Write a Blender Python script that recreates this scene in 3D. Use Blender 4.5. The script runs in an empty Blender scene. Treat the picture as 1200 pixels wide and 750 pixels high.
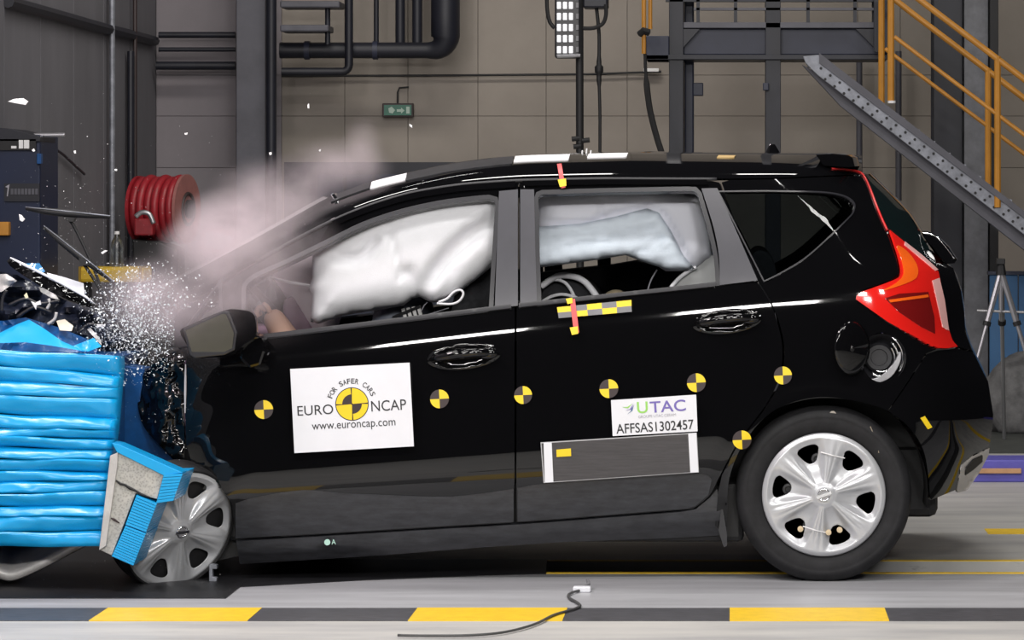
import bpy, bmesh, math, random
import numpy as np
from mathutils import Vector, Matrix
from mathutils.geometry import delaunay_2d_cdt
from mathutils import noise as mnoise

random.seed(7); rng = np.random.default_rng(7)
sc = bpy.context.scene
COL = sc.collection
# ------------------------------------------------------------------ camera
F, CX, HY, D0, CZ = 4020.0, 860.0, 230.0, 12.0, 1.35     # focal in px, vanishing point, camera distance and height
cam = bpy.data.cameras.new('camera'); camo = bpy.data.objects.new('camera', cam); COL.objects.link(camo)
cam.sensor_width = 36.0; cam.lens = F * 36.0 / 1200.0
cam.shift_x = (600 - CX) / 1200.0; cam.shift_y = (HY - 375) / 1200.0
cam.clip_end = 200
camo.location = (0, -D0, CZ); camo.rotation_euler = (math.pi / 2, 0, 0)
sc.camera = camo
# ------------------------------------------------------------------ world, exposure
w = bpy.data.worlds.new('hall_ambience'); sc.world = w; w.use_nodes = True
w.node_tree.nodes['Background'].inputs[0].default_value = (0.75, 0.75, 0.9, 1)
w.node_tree.nodes['Background'].inputs[1].default_value = 0.022
sc.view_settings.view_transform = 'Standard'; sc.view_settings.look = 'None'
sc.view_settings.exposure = -1.0; sc.view_settings.gamma = 1.0; sc.cycles.volume_bounces = 3; sc.view_settings.use_curve_mapping = False
# ------------------------------------------------------------------ hall lamps (overhead flood banks) plus added fill lamps
def lamp(name, loc, target, sx, sy, power, col=(1, .97, .94)):
    l = bpy.data.lights.new(name, 'AREA'); l.shape = 'RECTANGLE'; l.size = sx; l.size_y = sy
    l.energy = power; l.color = col
    o = bpy.data.objects.new(name, l); COL.objects.link(o); o.location = loc
    o.rotation_euler = (Vector(target) - Vector(loc)).to_track_quat('-Z', 'Y').to_euler()
    return o
for x in (-3.6, -1.9, -0.2, 1.5):
    lamp('flood_bank_front', (x, -3.9, 6.2), (x * .8 - .2, 0.2, 0.2), 1.1, 0.5, 150)
for x in (-4.2, -2.2, -0.2, 1.8):
    lamp('camera_side_fill', (x, -9.5, 3.9), (x * .5 - .8, 0.3, 0.8), 1.0, 0.45, 235)  # added low fill bank on the camera side, not a hall fixture
for x in (-3.0, -1.2, 0.6):
    lamp('flood_bank_top', (x, 1.4, 5.6), (x, 0.9, 0), 1.2, 0.7, 130)
lamp('right_fill', (4.2, -6.5, 4.6), (.5, 0.2, .8), .9, .6, 190)  # added fill from the right, also mirrored in the rear quarter
lamp('right_fill', (1.0, -7.5, 4.0), (-2.2, 0., .6), .8, .5, 150)  # added fill aimed at the front wheel
lamp('smoke_fill', (-3.3, -1.4, 4.6), (-2.0, .3, 1.0), .7, .5, 200, (1, .86, .91))  # added pink fill that brightens the smoke
lamp('rear_wall_wash', (-1.5, 7.5, 6.0), (-1.5, 12, 2.0), 3.0, .6, 260, (1, .95, .88))  # added wash that brightens the back wall
lamp('rear_wall_wash', (2.2, 6.5, 6.5), (1.0, 12, 1.0), 2.0, .6, 120, (1, .95, .88))  # second added wash on the back wall
lamp('side_wall_fill', (-2.4, 6.0, 5.5), (-4.04, 8.0, 1.5), 1.2, .5, 60)  # added to brighten the left wall

def P(px, py, Y):
    d = D0 + Y
    return np.array(((px - CX) / F * d, Y, CZ - (py - HY) / F * d))
def FY(py):            # depth of a floor point seen at picture row py
    return CZ * F / (py - HY) - D0
# ------------------------------------------------------------------ materials
MATS = {}
def mat(name, col, rough=.5, metal=0., var=0., scale=8., bump=0., bscale=40., coat=0., spec=.5, emit=None, estr=0., alpha=None, col2=None, stretch=None, coatr=.03):
    if name in MATS: return MATS[name]
    m = bpy.data.materials.new(name); m.use_nodes = True; MATS[name] = m
    nt = m.node_tree; b = nt.nodes['Principled BSDF']
    b.inputs['Base Color'].default_value = (*col, 1); b.inputs['Roughness'].default_value = rough
    b.inputs['Metallic'].default_value = metal; b.inputs['Coat Weight'].default_value = coat
    b.inputs['Coat Roughness'].default_value = coatr; b.inputs['Specular IOR Level'].default_value = spec
    if emit: b.inputs['Emission Color'].default_value = (*emit, 1); b.inputs['Emission Strength'].default_value = estr
    g = nt.nodes.new('ShaderNodeNewGeometry')
    vec = g.outputs['Position']
    if stretch:
        mp = nt.nodes.new('ShaderNodeMapping'); mp.inputs['Scale'].default_value = stretch
        nt.links.new(vec, mp.inputs[0]); vec = mp.outputs[0]
    if var > 0 or col2:
        n = nt.nodes.new('ShaderNodeTexNoise'); n.inputs['Scale'].default_value = scale; n.inputs['Detail'].default_value = 6
        n.inputs['Roughness'].default_value = .65
        nt.links.new(vec, n.inputs['Vector'])
        mx = nt.nodes.new('ShaderNodeMix'); mx.data_type = 'RGBA'
        c2 = col2 if col2 else tuple(max(0, c * (1 - var)) for c in col)
        c1 = col if col2 else tuple(min(1, c * (1 + var)) for c in col)
        mx.inputs[6].default_value = (*c1, 1); mx.inputs[7].default_value = (*c2, 1)
        r = nt.nodes.new('ShaderNodeMapRange'); r.inputs[1].default_value = .3; r.inputs[2].default_value = .7
        nt.links.new(n.outputs[0], r.inputs[0]); nt.links.new(r.outputs[0], mx.inputs[0]); nt.links.new(mx.outputs[2], b.inputs['Base Color'])
    if bump > 0:
        n2 = nt.nodes.new('ShaderNodeTexNoise'); n2.inputs['Scale'].default_value = bscale; n2.inputs['Detail'].default_value = 4
        nt.links.new(vec, n2.inputs['Vector'])
        bp = nt.nodes.new('ShaderNodeBump'); bp.inputs['Strength'].default_value = bump; bp.inputs['Distance'].default_value = .01
        nt.links.new(n2.outputs[0], bp.inputs['Height']); nt.links.new(bp.outputs[0], b.inputs['Normal'])
    return m
def clear_mat(name, tint, refl=.08, rough=.02):
    m = bpy.data.materials.new(name); m.use_nodes = True; nt = m.node_tree; nt.nodes.clear()
    o = nt.nodes.new('ShaderNodeOutputMaterial'); t = nt.nodes.new('ShaderNodeBsdfTransparent'); t.inputs[0].default_value = (*tint, 1)
    g = nt.nodes.new('ShaderNodeBsdfGlossy'); g.inputs[1].default_value = rough; g.inputs[0].default_value = (1, 1, 1, 1)
    x = nt.nodes.new('ShaderNodeMixShader'); fr = nt.nodes.new('ShaderNodeFresnel'); fr.inputs[0].default_value = 1.0 + refl * 6
    nt.links.new(fr.outputs[0], x.inputs[0]); nt.links.new(t.outputs[0], x.inputs[1]); nt.links.new(g.outputs[0], x.inputs[2]); nt.links.new(x.outputs[0], o.inputs[0])
    MATS[name] = m; return m

M = {}
M['paint'] = mat('black_paint', (.003, .003, .0035), .25, coat=1.0, spec=.0, coatr=.035)
M['dusty'] = mat('dusty_black', (.022, .023, .027), .36, var=.5, scale=14, coat=.25, coatr=.25, stretch=(1, 1, 4))
M['trim'] = mat('satin_trim', (.05, .05, .06), .33, var=.12, scale=6)
M['rubber'] = mat('rubber', (.022, .022, .025), .55)
M['seal'] = mat('window_seal', (.022, .022, .026), .3)
M['tyre'] = mat('tyre_rubber', (.013, .013, .0145), .68, var=.35, scale=18, bump=.05, bscale=200, spec=.3)
M['cover'] = mat('silver_cover', (.50, .51, .53), .30, metal=.35, var=.05, scale=10, coat=.3)
M['chrome'] = mat('chrome', (.85, .86, .88), .08, metal=1)
M['steel'] = mat('steel', (.42, .42, .44), .35, metal=.8, var=.2)
M['black'] = mat('matte_black', (.008, .008, .009), .6)
M['dark'] = mat('dark_plastic', (.016, .016, .019), .4, var=.3, scale=20)
M['grey'] = mat('grey_plastic', (.18, .18, .19), .5, var=.15)
M['yellow'] = mat('marker_yellow', (.85, .60, .012), .45, var=.05)
M['brown'] = mat('marker_dark', (.035, .022, .022), .5)
M['white'] = mat('placard_white', (.74, .75, .79), .4, var=.02)
M['ink'] = mat('ink_dark', (.015, .015, .018), .5)
M['panelgrey'] = mat('panel_grey', (.045, .042, .044), .55, var=.25, scale=60, stretch=(.2, 1, 3))
M['green'] = mat('print_green', (.30, .62, .12), .5)
M['violet'] = mat('print_violet', (.17, .13, .42), .5)
M['greyink'] = mat('print_grey', (.35, .34, .38), .5)
M['red_strap'] = mat('red_strap', (.75, .10, .10), .5)
M['redlens'] = mat('red_lens', (.72, .014, .010), .10, coat=1.0)
M['redlens2'] = mat('deep_red_lens', (.16, .006, .006), .12, coat=1.0)
M['orange_lens'] = mat('orange_lens', (.85, .12, .01), .12, coat=1.0)
M['lens_highlight'] = mat('pale_highlight', (.75, .42, .40), .10, coat=1.0)  # pale tone of the painted tail lamp highlight
M['redline'] = mat('red_gap_tape', (.55, .02, .02), .3)
M['glass'] = clear_mat('side_glass', (.96, .97, .97), .022)
M['dglass'] = clear_mat('privacy_glass', (.28, .31, .32), .045)
M['wglass'] = clear_mat('windscreen_glass', (.80, .76, .78), .09, .25)
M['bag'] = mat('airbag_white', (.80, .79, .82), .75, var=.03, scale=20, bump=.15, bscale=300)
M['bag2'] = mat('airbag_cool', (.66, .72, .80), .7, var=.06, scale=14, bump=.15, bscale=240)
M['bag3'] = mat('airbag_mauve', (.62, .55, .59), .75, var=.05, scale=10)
M['skin'] = mat('dummy_skin', (.66, .40, .30), .55, var=.08, scale=18)
M['mauve'] = mat('mauve_dash', (.20, .12, .17), .6, var=.2)
M['seat'] = mat('seat_fabric', (.022, .022, .026), .85, var=.3, scale=40)
M['beige'] = mat('beige_foam', (.55, .45, .30), .7)
M['blue'] = mat('barrier_blue', (.002, .34, .72), .34, var=.06, scale=5, coat=.25, coatr=.2)
M['bluedark'] = mat('barrier_navy', (.004, .06, .20), .3, var=.3, scale=12)
M['honey'] = None
M['alu'] = mat('bare_aluminium', (.52, .51, .50), .42, metal=.25, var=.15, scale=20)
M['concrete'] = None

def floor_mat():
    m = bpy.data.materials.new('worn_concrete'); m.use_nodes = True; nt = m.node_tree; b = nt.nodes['Principled BSDF']
    g = nt.nodes.new('ShaderNodeNewGeometry'); mp = nt.nodes.new('ShaderNodeMapping'); mp.inputs['Scale'].default_value = (.7, 3.0, 1)
    n = nt.nodes.new('ShaderNodeTexNoise'); n.inputs['Scale'].default_value = 1.6; n.inputs['Detail'].default_value = 9; n.inputs['Roughness'].default_value = .6
    cr = nt.nodes.new('ShaderNodeValToRGB'); cr.color_ramp.elements[0].position = .30; cr.color_ramp.elements[0].color = (.33, .33, .33, 1)
    cr.color_ramp.elements[1].position = .62; cr.color_ramp.elements[1].color = (.50, .49, .46, 1)
    n2 = nt.nodes.new('ShaderNodeTexNoise'); n2.inputs['Scale'].default_value = 22; n2.inputs['Detail'].default_value = 6; n2.inputs['Roughness'].default_value = .75
    mp2 = nt.nodes.new('ShaderNodeMapping'); mp2.inputs['Scale'].default_value = (.25, 1.6, 1)
    r2 = nt.nodes.new('ShaderNodeMapRange'); r2.inputs[1].default_value = .60; r2.inputs[2].default_value = .74; r2.inputs[3].default_value = 1; r2.inputs[4].default_value = .55
    mx = nt.nodes.new('ShaderNodeMix'); mx.data_type = 'RGBA'; mx.blend_type = 'MULTIPLY'; mx.inputs[0].default_value = 1
    nt.links.new(g.outputs['Position'], mp.inputs[0]); nt.links.new(mp.outputs[0], n.inputs['Vector']); nt.links.new(n.outputs[0], cr.inputs[0])
    nt.links.new(g.outputs['Position'], mp2.inputs[0]); nt.links.new(mp2.outputs[0], n2.inputs['Vector']); nt.links.new(n2.outputs[0], r2.inputs[0])
    nt.links.new(cr.outputs[0], mx.inputs[6]); nt.links.new(r2.outputs[0], mx.inputs[7]); nt.links.new(mx.outputs[2], b.inputs['Base Color'])
    b.inputs['Roughness'].default_value = .45
    return m
M['concrete'] = floor_mat()
M['floorgrey'] = mat('grey_floor_paint', (.36, .365, .38), .38, var=.18, scale=2.5, bump=.03, bscale=60, stretch=(.5, 4, 1))
M['flooryellow'] = mat('yellow_floor_paint', (.80, .52, .02), .42, var=.1, scale=18)
M['floorblack'] = mat('black_floor_paint', (.055, .055, .062), .45, var=.5, scale=30, stretch=(.5, 2, 1))
M['plate'] = mat('shadow_black', (.010, .010, .012), .42, var=.5, scale=10)  # black that paints the floor shadow under barrier and car
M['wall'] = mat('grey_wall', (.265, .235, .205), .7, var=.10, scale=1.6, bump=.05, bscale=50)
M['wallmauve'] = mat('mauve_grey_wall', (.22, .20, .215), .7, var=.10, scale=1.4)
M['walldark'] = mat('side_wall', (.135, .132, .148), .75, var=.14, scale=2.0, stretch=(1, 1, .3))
M['beam'] = mat('dark_steel', (.009, .010, .017), .5, var=.3, scale=4)
M['beamblue'] = mat('blue_steel', (.020, .024, .046), .5, var=.2, scale=4)
M['galv'] = mat('galvanised_steel', (.21, .22, .25), .45, metal=.3, var=.35, scale=14)
M['column'] = mat('column_grey', (.075, .075, .092), .5, var=.2, scale=5)
M['colgrey'] = mat('grey_column', (.15, .155, .17), .55, var=.3, scale=10)
M['railor'] = mat('ochre_rail', (.50, .22, .025), .45, var=.15, scale=6)
M['navy'] = mat('navy_cabinet', (.003, .010, .040), .4, var=.15, scale=3)
M['navydoor'] = mat('navy_shutter', (.010, .015, .035), .5, var=.2)
M['bluepanel'] = mat('blue_screen', (.035, .12, .26), .6, var=.15, scale=3)
M['purple'] = mat('purple_beam', (.10, .09, .42), .45, var=.1)
M['wood'] = mat('tan_wood', (.50, .28, .14), .6, var=.15, scale=20)
M['tarp'] = mat('grey_tarp', (.14, .14, .14), .7, var=.4, scale=12, bump=.5, bscale=20)
M['floorshade'] = mat('floor_shade_tone', (.05, .055, .05), .7, var=.3, scale=10)  # dark tone standing in for shade on the far floor
M['red'] = mat('hose_red', (.28, .012, .02), .45, var=.2, scale=20)
M['exitgreen'] = mat('exit_green', (.02, .16, .10), .4)
M['exitmark'] = mat('exit_mark', (.45, .60, .50), .4)
M['ochre'] = mat('ochre_box', (.55, .36, .02), .5, var=.1)
M['lampface'] = mat('lamp_cell', (.8, .8, .85), .2, emit=(1, 1, 1), estr=.8)
M['silver'] = mat('tripod_silver', (.5, .5, .52), .3, metal=.8)
M['frost'] = clear_mat('frosted_plastic', (.75, .78, .80), .12, .3)
M['shard'] = mat('glass_shard', (.78, .84, .88), .45, coat=.3)
M['debris'] = mat('white_debris', (.8, .8, .8), .4)

def honey_mat():
    m = bpy.data.materials.new('honeycomb_face'); m.use_nodes = True; nt = m.node_tree; b = nt.nodes['Principled BSDF']
    g = nt.nodes.new('ShaderNodeNewGeometry'); mp = nt.nodes.new('ShaderNodeMapping'); mp.inputs['Rotation'].default_value = (0, .4, 0)
    v = nt.nodes.new('ShaderNodeTexVoronoi'); v.inputs['Scale'].default_value = 130
    r = nt.nodes.new('ShaderNodeMapRange'); r.inputs[1].default_value = .15; r.inputs[2].default_value = .6; r.inputs[3].default_value = .55; r.inputs[4].default_value = .85
    n = nt.nodes.new('ShaderNodeTexNoise'); n.inputs['Scale'].default_value = 25; n.inputs['Detail'].default_value = 5
    mx = nt.nodes.new('ShaderNodeMix'); mx.data_type = 'RGBA'; mx.inputs[6].default_value = (.34, .35, .35, 1); mx.inputs[7].default_value = (.68, .66, .60, 1)
    m2 = nt.nodes.new('ShaderNodeMix'); m2.data_type = 'RGBA'; m2.blend_type = 'MULTIPLY'; m2.inputs[0].default_value = 1
    nt.links.new(g.outputs['Position'], mp.inputs[0]); nt.links.new(mp.outputs[0], v.inputs['Vector']); nt.links.new(v.outputs[0], r.inputs[0])
    nt.links.new(g.outputs['Position'], n.inputs['Vector']); nt.links.new(n.outputs[0], mx.inputs[0])
    nt.links.new(mx.outputs[2], m2.inputs[6]); nt.links.new(r.outputs[0], m2.inputs[7]); nt.links.new(m2.outputs[2], b.inputs['Base Color'])
    b.inputs['Roughness'].default_value = .45; b.inputs['Metallic'].default_value = .2
    return m
M['honey'] = honey_mat()

# ------------------------------------------------------------------ object helpers
def wloc(o):
    v = Vector((0, 0, 0))
    while o is not None: v = v + o.location; o = o.parent
    return v
def thing(name, label, cat, loc, group=None, kind=None):
    o = bpy.data.objects.new(name, None); COL.objects.link(o); o.location = loc; o.empty_display_size = .1
    tag(o, label, cat, group, kind); return o
def tag(o, label=None, cat=None, group=None, kind=None):
    if label: o['label'] = label
    if cat: o['category'] = cat
    if group: o['group'] = group
    if kind: o['kind'] = kind
    return o
def mk(name, V, Fc, m, parent=None, smooth=False, normals=None, mats=None, mi=None, bevel=0, auto=None):
    V = np.asarray(V, float)
    if parent is None: off = np.array([(V[:, 0].min() + V[:, 0].max()) / 2, (V[:, 1].min() + V[:, 1].max()) / 2, V[:, 2].min()])
    else: off = np.array(wloc(parent))
    me = bpy.data.meshes.new(name); me.from_pydata((V - off).tolist(), [], [list(map(int, f)) for f in Fc])
    for mm in (mats if mats else [m]): me.materials.append(mm)
    if mi is not None: me.polygons.foreach_set('material_index', list(mi))
    if smooth: me.polygons.foreach_set('use_smooth', [True] * len(me.polygons))
    me.update()
    if normals is not None: me.normals_split_custom_set_from_vertices([tuple(n) for n in normals])
    o = bpy.data.objects.new(name, me); COL.objects.link(o)
    if parent is None: o.location = off
    else: o.parent = parent
    if bevel:
        b = o.modifiers.new('bevel', 'BEVEL'); b.width = bevel; b.segments = 2; b.limit_method = 'ANGLE'
    if auto is not None and smooth:
        me.set_sharp_from_angle(angle=auto)
    return o
class MB:
    """collects simple shapes of ONE part"""
    def __init__(s): s.V = []; s.F = []
    def add(s, V, Fc):
        n = len(s.V); s.V += [tuple(v) for v in V]; s.F += [[i + n for i in f] for f in Fc]; return s
    def box(s, a, b):
        x0, y0, z0 = a; x1, y1, z1 = b
        V = [(x, y, z) for x in (x0, x1) for y in (y0, y1) for z in (z0, z1)]
        return s.add(V, [(0, 1, 3, 2), (4, 6, 7, 5), (0, 4, 5, 1), (2, 3, 7, 6), (0, 2, 6, 4), (1, 5, 7, 3)])
    def pbox(s, x0, y0, x1, y1, Ya, Yb):      # picture rectangle at depth Ya, going back to Yb
        a = P(x0, y0, Ya); b = P(x1, y1, Ya)
        return s.box((a[0], Ya, b[2]), (b[0], Yb, a[2]))
    def prism(s, poly, Ya, Yb):
        V = [P(x, y, Ya) for x, y in poly]; n = len(V); W = [v + np.array((0, Yb - Ya, 0)) for v in V]
        ar = sum(poly[i][0] * poly[(i + 1) % n][1] - poly[(i + 1) % n][0] * poly[i][1] for i in range(n))
        f = list(range(n)); fs = []
        fs.append(f[::-1] if ar < 0 else f)
        fs.append([i + n for i in (f if ar < 0 else f[::-1])])
        for i in range(n):
            j = (i + 1) % n
            q = (i, i + n, j + n, j) if ar > 0 else (i, j, j + n, i + n)
            fs.append(q)
        # orientation is made consistent when the mesh is linked
        return s.add(V + W, fs)
    def tube(s, pts, r, seg=10, cap=True, closed=False):
        pts = [Vector(p) for p in pts]; n = len(pts); rs = r if isinstance(r, (list, tuple)) else [r] * n
        V = []; prev = None
        for i, p in enumerate(pts):
            if closed: t = pts[(i + 1) % n] - pts[i - 1]
            else: t = pts[min(i + 1, n - 1)] - pts[max(i - 1, 0)]
            t.normalize()
            if prev is None:
                u = t.orthogonal().normalized()
            else:
                u = prev - t * prev.dot(t)
                u = u.normalized() if u.length > 1e-6 else t.orthogonal().normalized()
            prev = u; v = t.cross(u)
            for k in range(seg):
                a = 2 * math.pi * k / seg
                V.append(p + (u * math.cos(a) + v * math.sin(a)) * rs[i])
        fs = []
        for i in range(n if closed else n - 1):
            for k in range(seg):
                i2 = (i + 1) % n
                fs.append((i * seg + k, i * seg + (k + 1) % seg, i2 * seg + (k + 1) % seg, i2 * seg + k))
        if cap and not closed:
            fs.append(list(range(seg))[::-1]); fs.append([(n - 1) * seg + k for k in range(seg)])
        return s.add(V, fs)
    def lathe(s, prof, c, axis='y', seg=48, cap=True):   # prof: (radius, offset along axis)
        V = []
        for r, h in prof:
            for k in range(seg):
                a = 2 * math.pi * k / seg
                if axis == 'y': V.append((c[0] + r * math.cos(a), c[1] + h, c[2] + r * math.sin(a)))
                elif axis == 'x': V.append((c[0] + h, c[1] + r * math.cos(a), c[2] + r * math.sin(a)))
                else: V.append((c[0] + r * math.cos(a), c[1] + r * math.sin(a), c[2] + h))
        fs = []
        for i in range(len(prof) - 1):
            for k in range(seg):
                fs.append((i * seg + k, i * seg + (k + 1) % seg, (i + 1) * seg + (k + 1) % seg, (i + 1) * seg + k))
        if cap and prof[0][0] > 1e-5: fs.append(list(range(seg)))
        if cap and prof[-1][0] > 1e-5: fs.append([(len(prof) - 1) * seg + k for k in range(seg)])
        return s.add(V, fs)
    def build(s, name, m, parent=None, smooth=False, bevel=0, fix=True, auto=.6):
        o = mk(name, s.V, s.F, m, parent, smooth, bevel=bevel)
        if fix:
            bm = bmesh.new(); bm.from_mesh(o.data); bmesh.ops.recalc_face_normals(bm, faces=bm.faces); bm.to_mesh(o.data); bm.free()
        if smooth: o.data.set_sharp_from_angle(angle=auto)
        return o
def ball(c, r, nu=16, nv=10):
    V = [(c[0], c[1], c[2] - r[2])]; fs = []
    for j in range(1, nv):
        t = -math.pi / 2 + math.pi * j / nv
        for i in range(nu):
            a = 2 * math.pi * i / nu
            V.append((c[0] + r[0] * math.cos(t) * math.cos(a), c[1] + r[1] * math.cos(t) * math.sin(a), c[2] + r[2] * math.sin(t)))
    V.append((c[0], c[1], c[2] + r[2]))
    for i in range(nu): fs.append((0, 1 + (i + 1) % nu, 1 + i))
    for j in range(nv - 2):
        for i in range(nu):
            a = 1 + j * nu + i; b = 1 + j * nu + (i + 1) % nu
            fs.append((a, b, b + nu, a + nu))
    k = 1 + (nv - 2) * nu; top = len(V) - 1
    for i in range(nu): fs.append((k + i, k + (i + 1) % nu, top))
    return V, fs
def grid_mesh(rows):
    R = len(rows); C = len(rows[0]); V = [p for r in rows for p in r]
    fs = [(i * C + j, i * C + j + 1, (i + 1) * C + j + 1, (i + 1) * C + j) for i in range(R - 1) for j in range(C - 1)]
    return V, fs
def cr(pts, n=8, closed=False):
    """Catmull-Rom through the points"""
    p = [np.array(q, float) for q in pts]; out = []
    N = len(p)
    for i in range(N if closed else N - 1):
        if closed: a, b, c, d = p[i - 1], p[i], p[(i + 1) % N], p[(i + 2) % N]
        else: a, b, c, d = p[max(i - 1, 0)], p[i], p[i + 1], p[min(i + 2, N - 1)]
        for k in range(n):
            t = k / n
            out.append(.5 * (2 * b + (c - a) * t + (2 * a - 5 * b + 4 * c - d) * t * t + (3 * b - a - 3 * c + d) * t ** 3))
    if not closed: out.append(p[-1])
    return [tuple(q) for q in out]
def offset_poly(poly, d):
    n = len(poly); p = np.array(poly, float)
    ar = np.sum(p[:, 0] * np.roll(p[:, 1], -1) - np.roll(p[:, 0], -1) * p[:, 1]); sgn = 1 if ar > 0 else -1
    out = []
    for i in range(n):
        e1 = p[i] - p[i - 1]; e2 = p[(i + 1) % n] - p[i]
        n1 = np.array((e1[1], -e1[0])) / (np.linalg.norm(e1) + 1e-9); n2 = np.array((e2[1], -e2[0])) / (np.linalg.norm(e2) + 1e-9)
        v = n1 + n2; L = np.linalg.norm(v); v = v / (L + 1e-9); k = 1 / max(.5, v @ n1)
        out.append(tuple(p[i] + sgn * v * d * k))
    return out
def inpoly(pt, poly):
    x, y = pt[:, 0], pt[:, 1]; q = np.array(poly); ins = np.zeros(len(pt), bool); j = len(q) - 1
    for i in range(len(q)):
        xi, yi = q[i]; xj, yj = q[j]
        c = ((yi > y) != (yj > y)) & (x < (xj - xi) * (y - yi) / ((yj - yi) if abs(yj - yi) > 1e-12 else 1e-12) + xi)
        ins ^= c; j = i
    return ins
def seg_dist(pt, poly, closed=True):
    q = np.array(poly, float); n = len(q); best = np.full(len(pt), 1e9)
    for i in range(n if closed else n - 1):
        a = q[i]; b = q[(i + 1) % n]; ab = b - a; L = ab @ ab + 1e-12
        t = np.clip(((pt - a) @ ab) / L, 0, 1); d = np.hypot(*(pt - (a + t[:, None] * ab)).T); best = np.minimum(best, d)
    return best
def resample(poly, step, closed=True):
    out = []; n = len(poly)
    for i in range(n if closed else n - 1):
        a = np.array(poly[i], float); b = np.array(poly[(i + 1) % n], float); L = np.linalg.norm(b - a); k = max(1, int(math.ceil(L / step)))
        for j in range(k): out.append(tuple(a + (b - a) * j / k))
    return out
def cdt(outline, holes, step):
    loops = [resample(outline, step)] + [resample(h, step) for h in holes]
    V = []; E = []
    for L in loops:
        n0 = len(V); V += L; E += [(n0 + i, n0 + (i + 1) % len(L)) for i in range(len(L))]
    q = np.array(outline); x0, y0 = q.min(0); x1, y1 = q.max(0)
    gx, gy = np.meshgrid(np.arange(x0 + step / 2, x1, step), np.arange(y0 + step / 2, y1, step)); G = np.c_[gx.ravel(), gy.ravel()]
    if len(G):
        G = G[inpoly(G, outline)]
        for h in holes: G = G[~inpoly(G, h)]
        if len(G):
            d = seg_dist(G, loops[0])
            for L in loops[1:]: d = np.minimum(d, seg_dist(G, L))
            G = G[d > step * .45]
        V += [tuple(g) for g in G]
    r = delaunay_2d_cdt([Vector(v) for v in V], E, [], 0, 1e-5)
    V2 = np.array([(v.x, v.y) for v in r[0]]); T = np.array(r[2])
    c = V2[T].mean(1); keep = inpoly(c, outline)
    for h in holes: keep &= ~inpoly(c, h)
    return V2, T[keep]

# ------------------------------------------------------------------ the car's side surface: depth Y for every picture point
def itp(px, tab):
    t = np.array(tab, float); return np.interp(px, t[:, 0], t[:, 1])
BELT = [(100, 421), (150, 414), (310, 396), (587, 362), (840, 335), (890, 330), (1000, 322), (1200, 310)]
SILL = [(150, 641), (276, 633), (628, 612), (803, 598), (1200, 570)]
DRIP = [(150, 395), (200, 368), (262, 330), (300, 306), (340, 283), (386, 259), (430, 240.5), (480, 225), (540, 215.5), (604, 211), (700, 209), (820, 209.5), (900, 209), (985, 205), (1015, 205), (1200, 205)]
TOPL = [(150, 361), (205, 330), (300, 279), (388, 229), (436, 212), (478, 202), (530, 191), (580, 184.5), (616, 181.5), (735, 178.5), (890, 180), (985, 180.5), (1009, 184), (1200, 184)]
XS = [(150, 1009), (184, 1009), (202, 1017), (222, 1039), (250, 1066.5), (285, 1088), (300, 1098), (308, 1110), (316, 1119), (340, 1127), (365, 1131), (388, 1132), (412, 1141), (447, 1159), (486, 1165), (508, 1163), (524, 1160), (560, 1137), (575, 1124), (590, 1118), (700, 1100)]
def smooth_tab(tab, sig, lo, hi, n):
    x = np.linspace(lo, hi, n); y = itp(x, tab); dx = x[1] - x[0]; k = int(3 * sig / dx) + 1
    g = np.exp(-.5 * (np.arange(-k, k + 1) * dx / sig) ** 2); g /= g.sum()
    yp = np.concatenate([2 * y[0] - y[k:0:-1], y, 2 * y[-1] - y[-2:-k - 2:-1]])
    return x, np.convolve(yp, g, 'valid')
_b = smooth_tab(BELT, 25, 100, 1200, 1101); _s = smooth_tab(SILL, 25, 100, 1200, 1101)
_d = smooth_tab(DRIP, 14, 100, 1200, 1101); _t = smooth_tab(TOPL, 10, 100, 1200, 1101); _x = smooth_tab(XS, 6, 100, 720, 1241)
_q = smooth_tab([(-.1, .055), (0, .030), (.05, .017), (.10, .008), (.16, .002), (.24, -.004), (.4, -.012), (.68, -.023), (.77, -.019), (.83, -.009), (.89, .002), (.95, .014), (1.0, .028), (1.3, .11)], .022, -.1, 1.3, 1401)
belt = lambda x: np.interp(x, *_b); sill = lambda x: np.interp(x, *_s); drip = lambda x: np.interp(x, *_d); topl = lambda x: np.interp(x, *_t); xsil = lambda y: np.interp(y, *_x)
WRX, WRY = 965.5, 578.0
def S(px, py):
    px = np.asarray(px, float); py = np.asarray(py, float)
    b = belt(px); s = sill(px); d = drip(px); t = topl(px)
    q = (py - b) / (s - b)
    low = np.interp(q, *_q)
    k_ = np.clip((px - 1040) / 40, 0, 1); k_ = k_ * k_ * (3 - 2 * k_); low = low * (1 - k_) + k_ * np.interp(np.minimum(q, .68 + .25 * np.maximum(q - .68, 0)), *_q)
    v = np.clip((b - py) / np.maximum(b - d, 12), 0, 1)
    up = .030 + .085 * v + .045 * v ** 1.5
    r = np.clip((d - py) / np.maximum(d - t, 6), 0, 1.3)
    top = .160 + .30 * r ** 2.0 + .02 * r
    Y = np.where(py >= b, low, np.where(py >= d, up, top))
    xs = xsil(py); u = np.clip((px - (xs - 125)) / 125, 0, 1.05)
    Y = Y + .36 * u ** 2.7
    rr = np.hypot(px - WRX, py - WRY)
    Y = Y - .005 * np.exp(-((rr - 116) / 13) ** 2) * (py < 590) * (py > b)
    f = np.clip((310 - px) / 110, 0, 1)
    Y = Y + f * f * .05 + f * .004 * np.sin(px * .11 + py * .05) * np.sin(py * .07 + 1.3)
    return Y
CW = 1.70     # car width; the far side mirrors the near one
def Pv(px, py, Y):
    d = D0 + Y; return np.stack([(px - CX) / F * d, Y, CZ - (py - HY) / F * d], -1)
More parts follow.
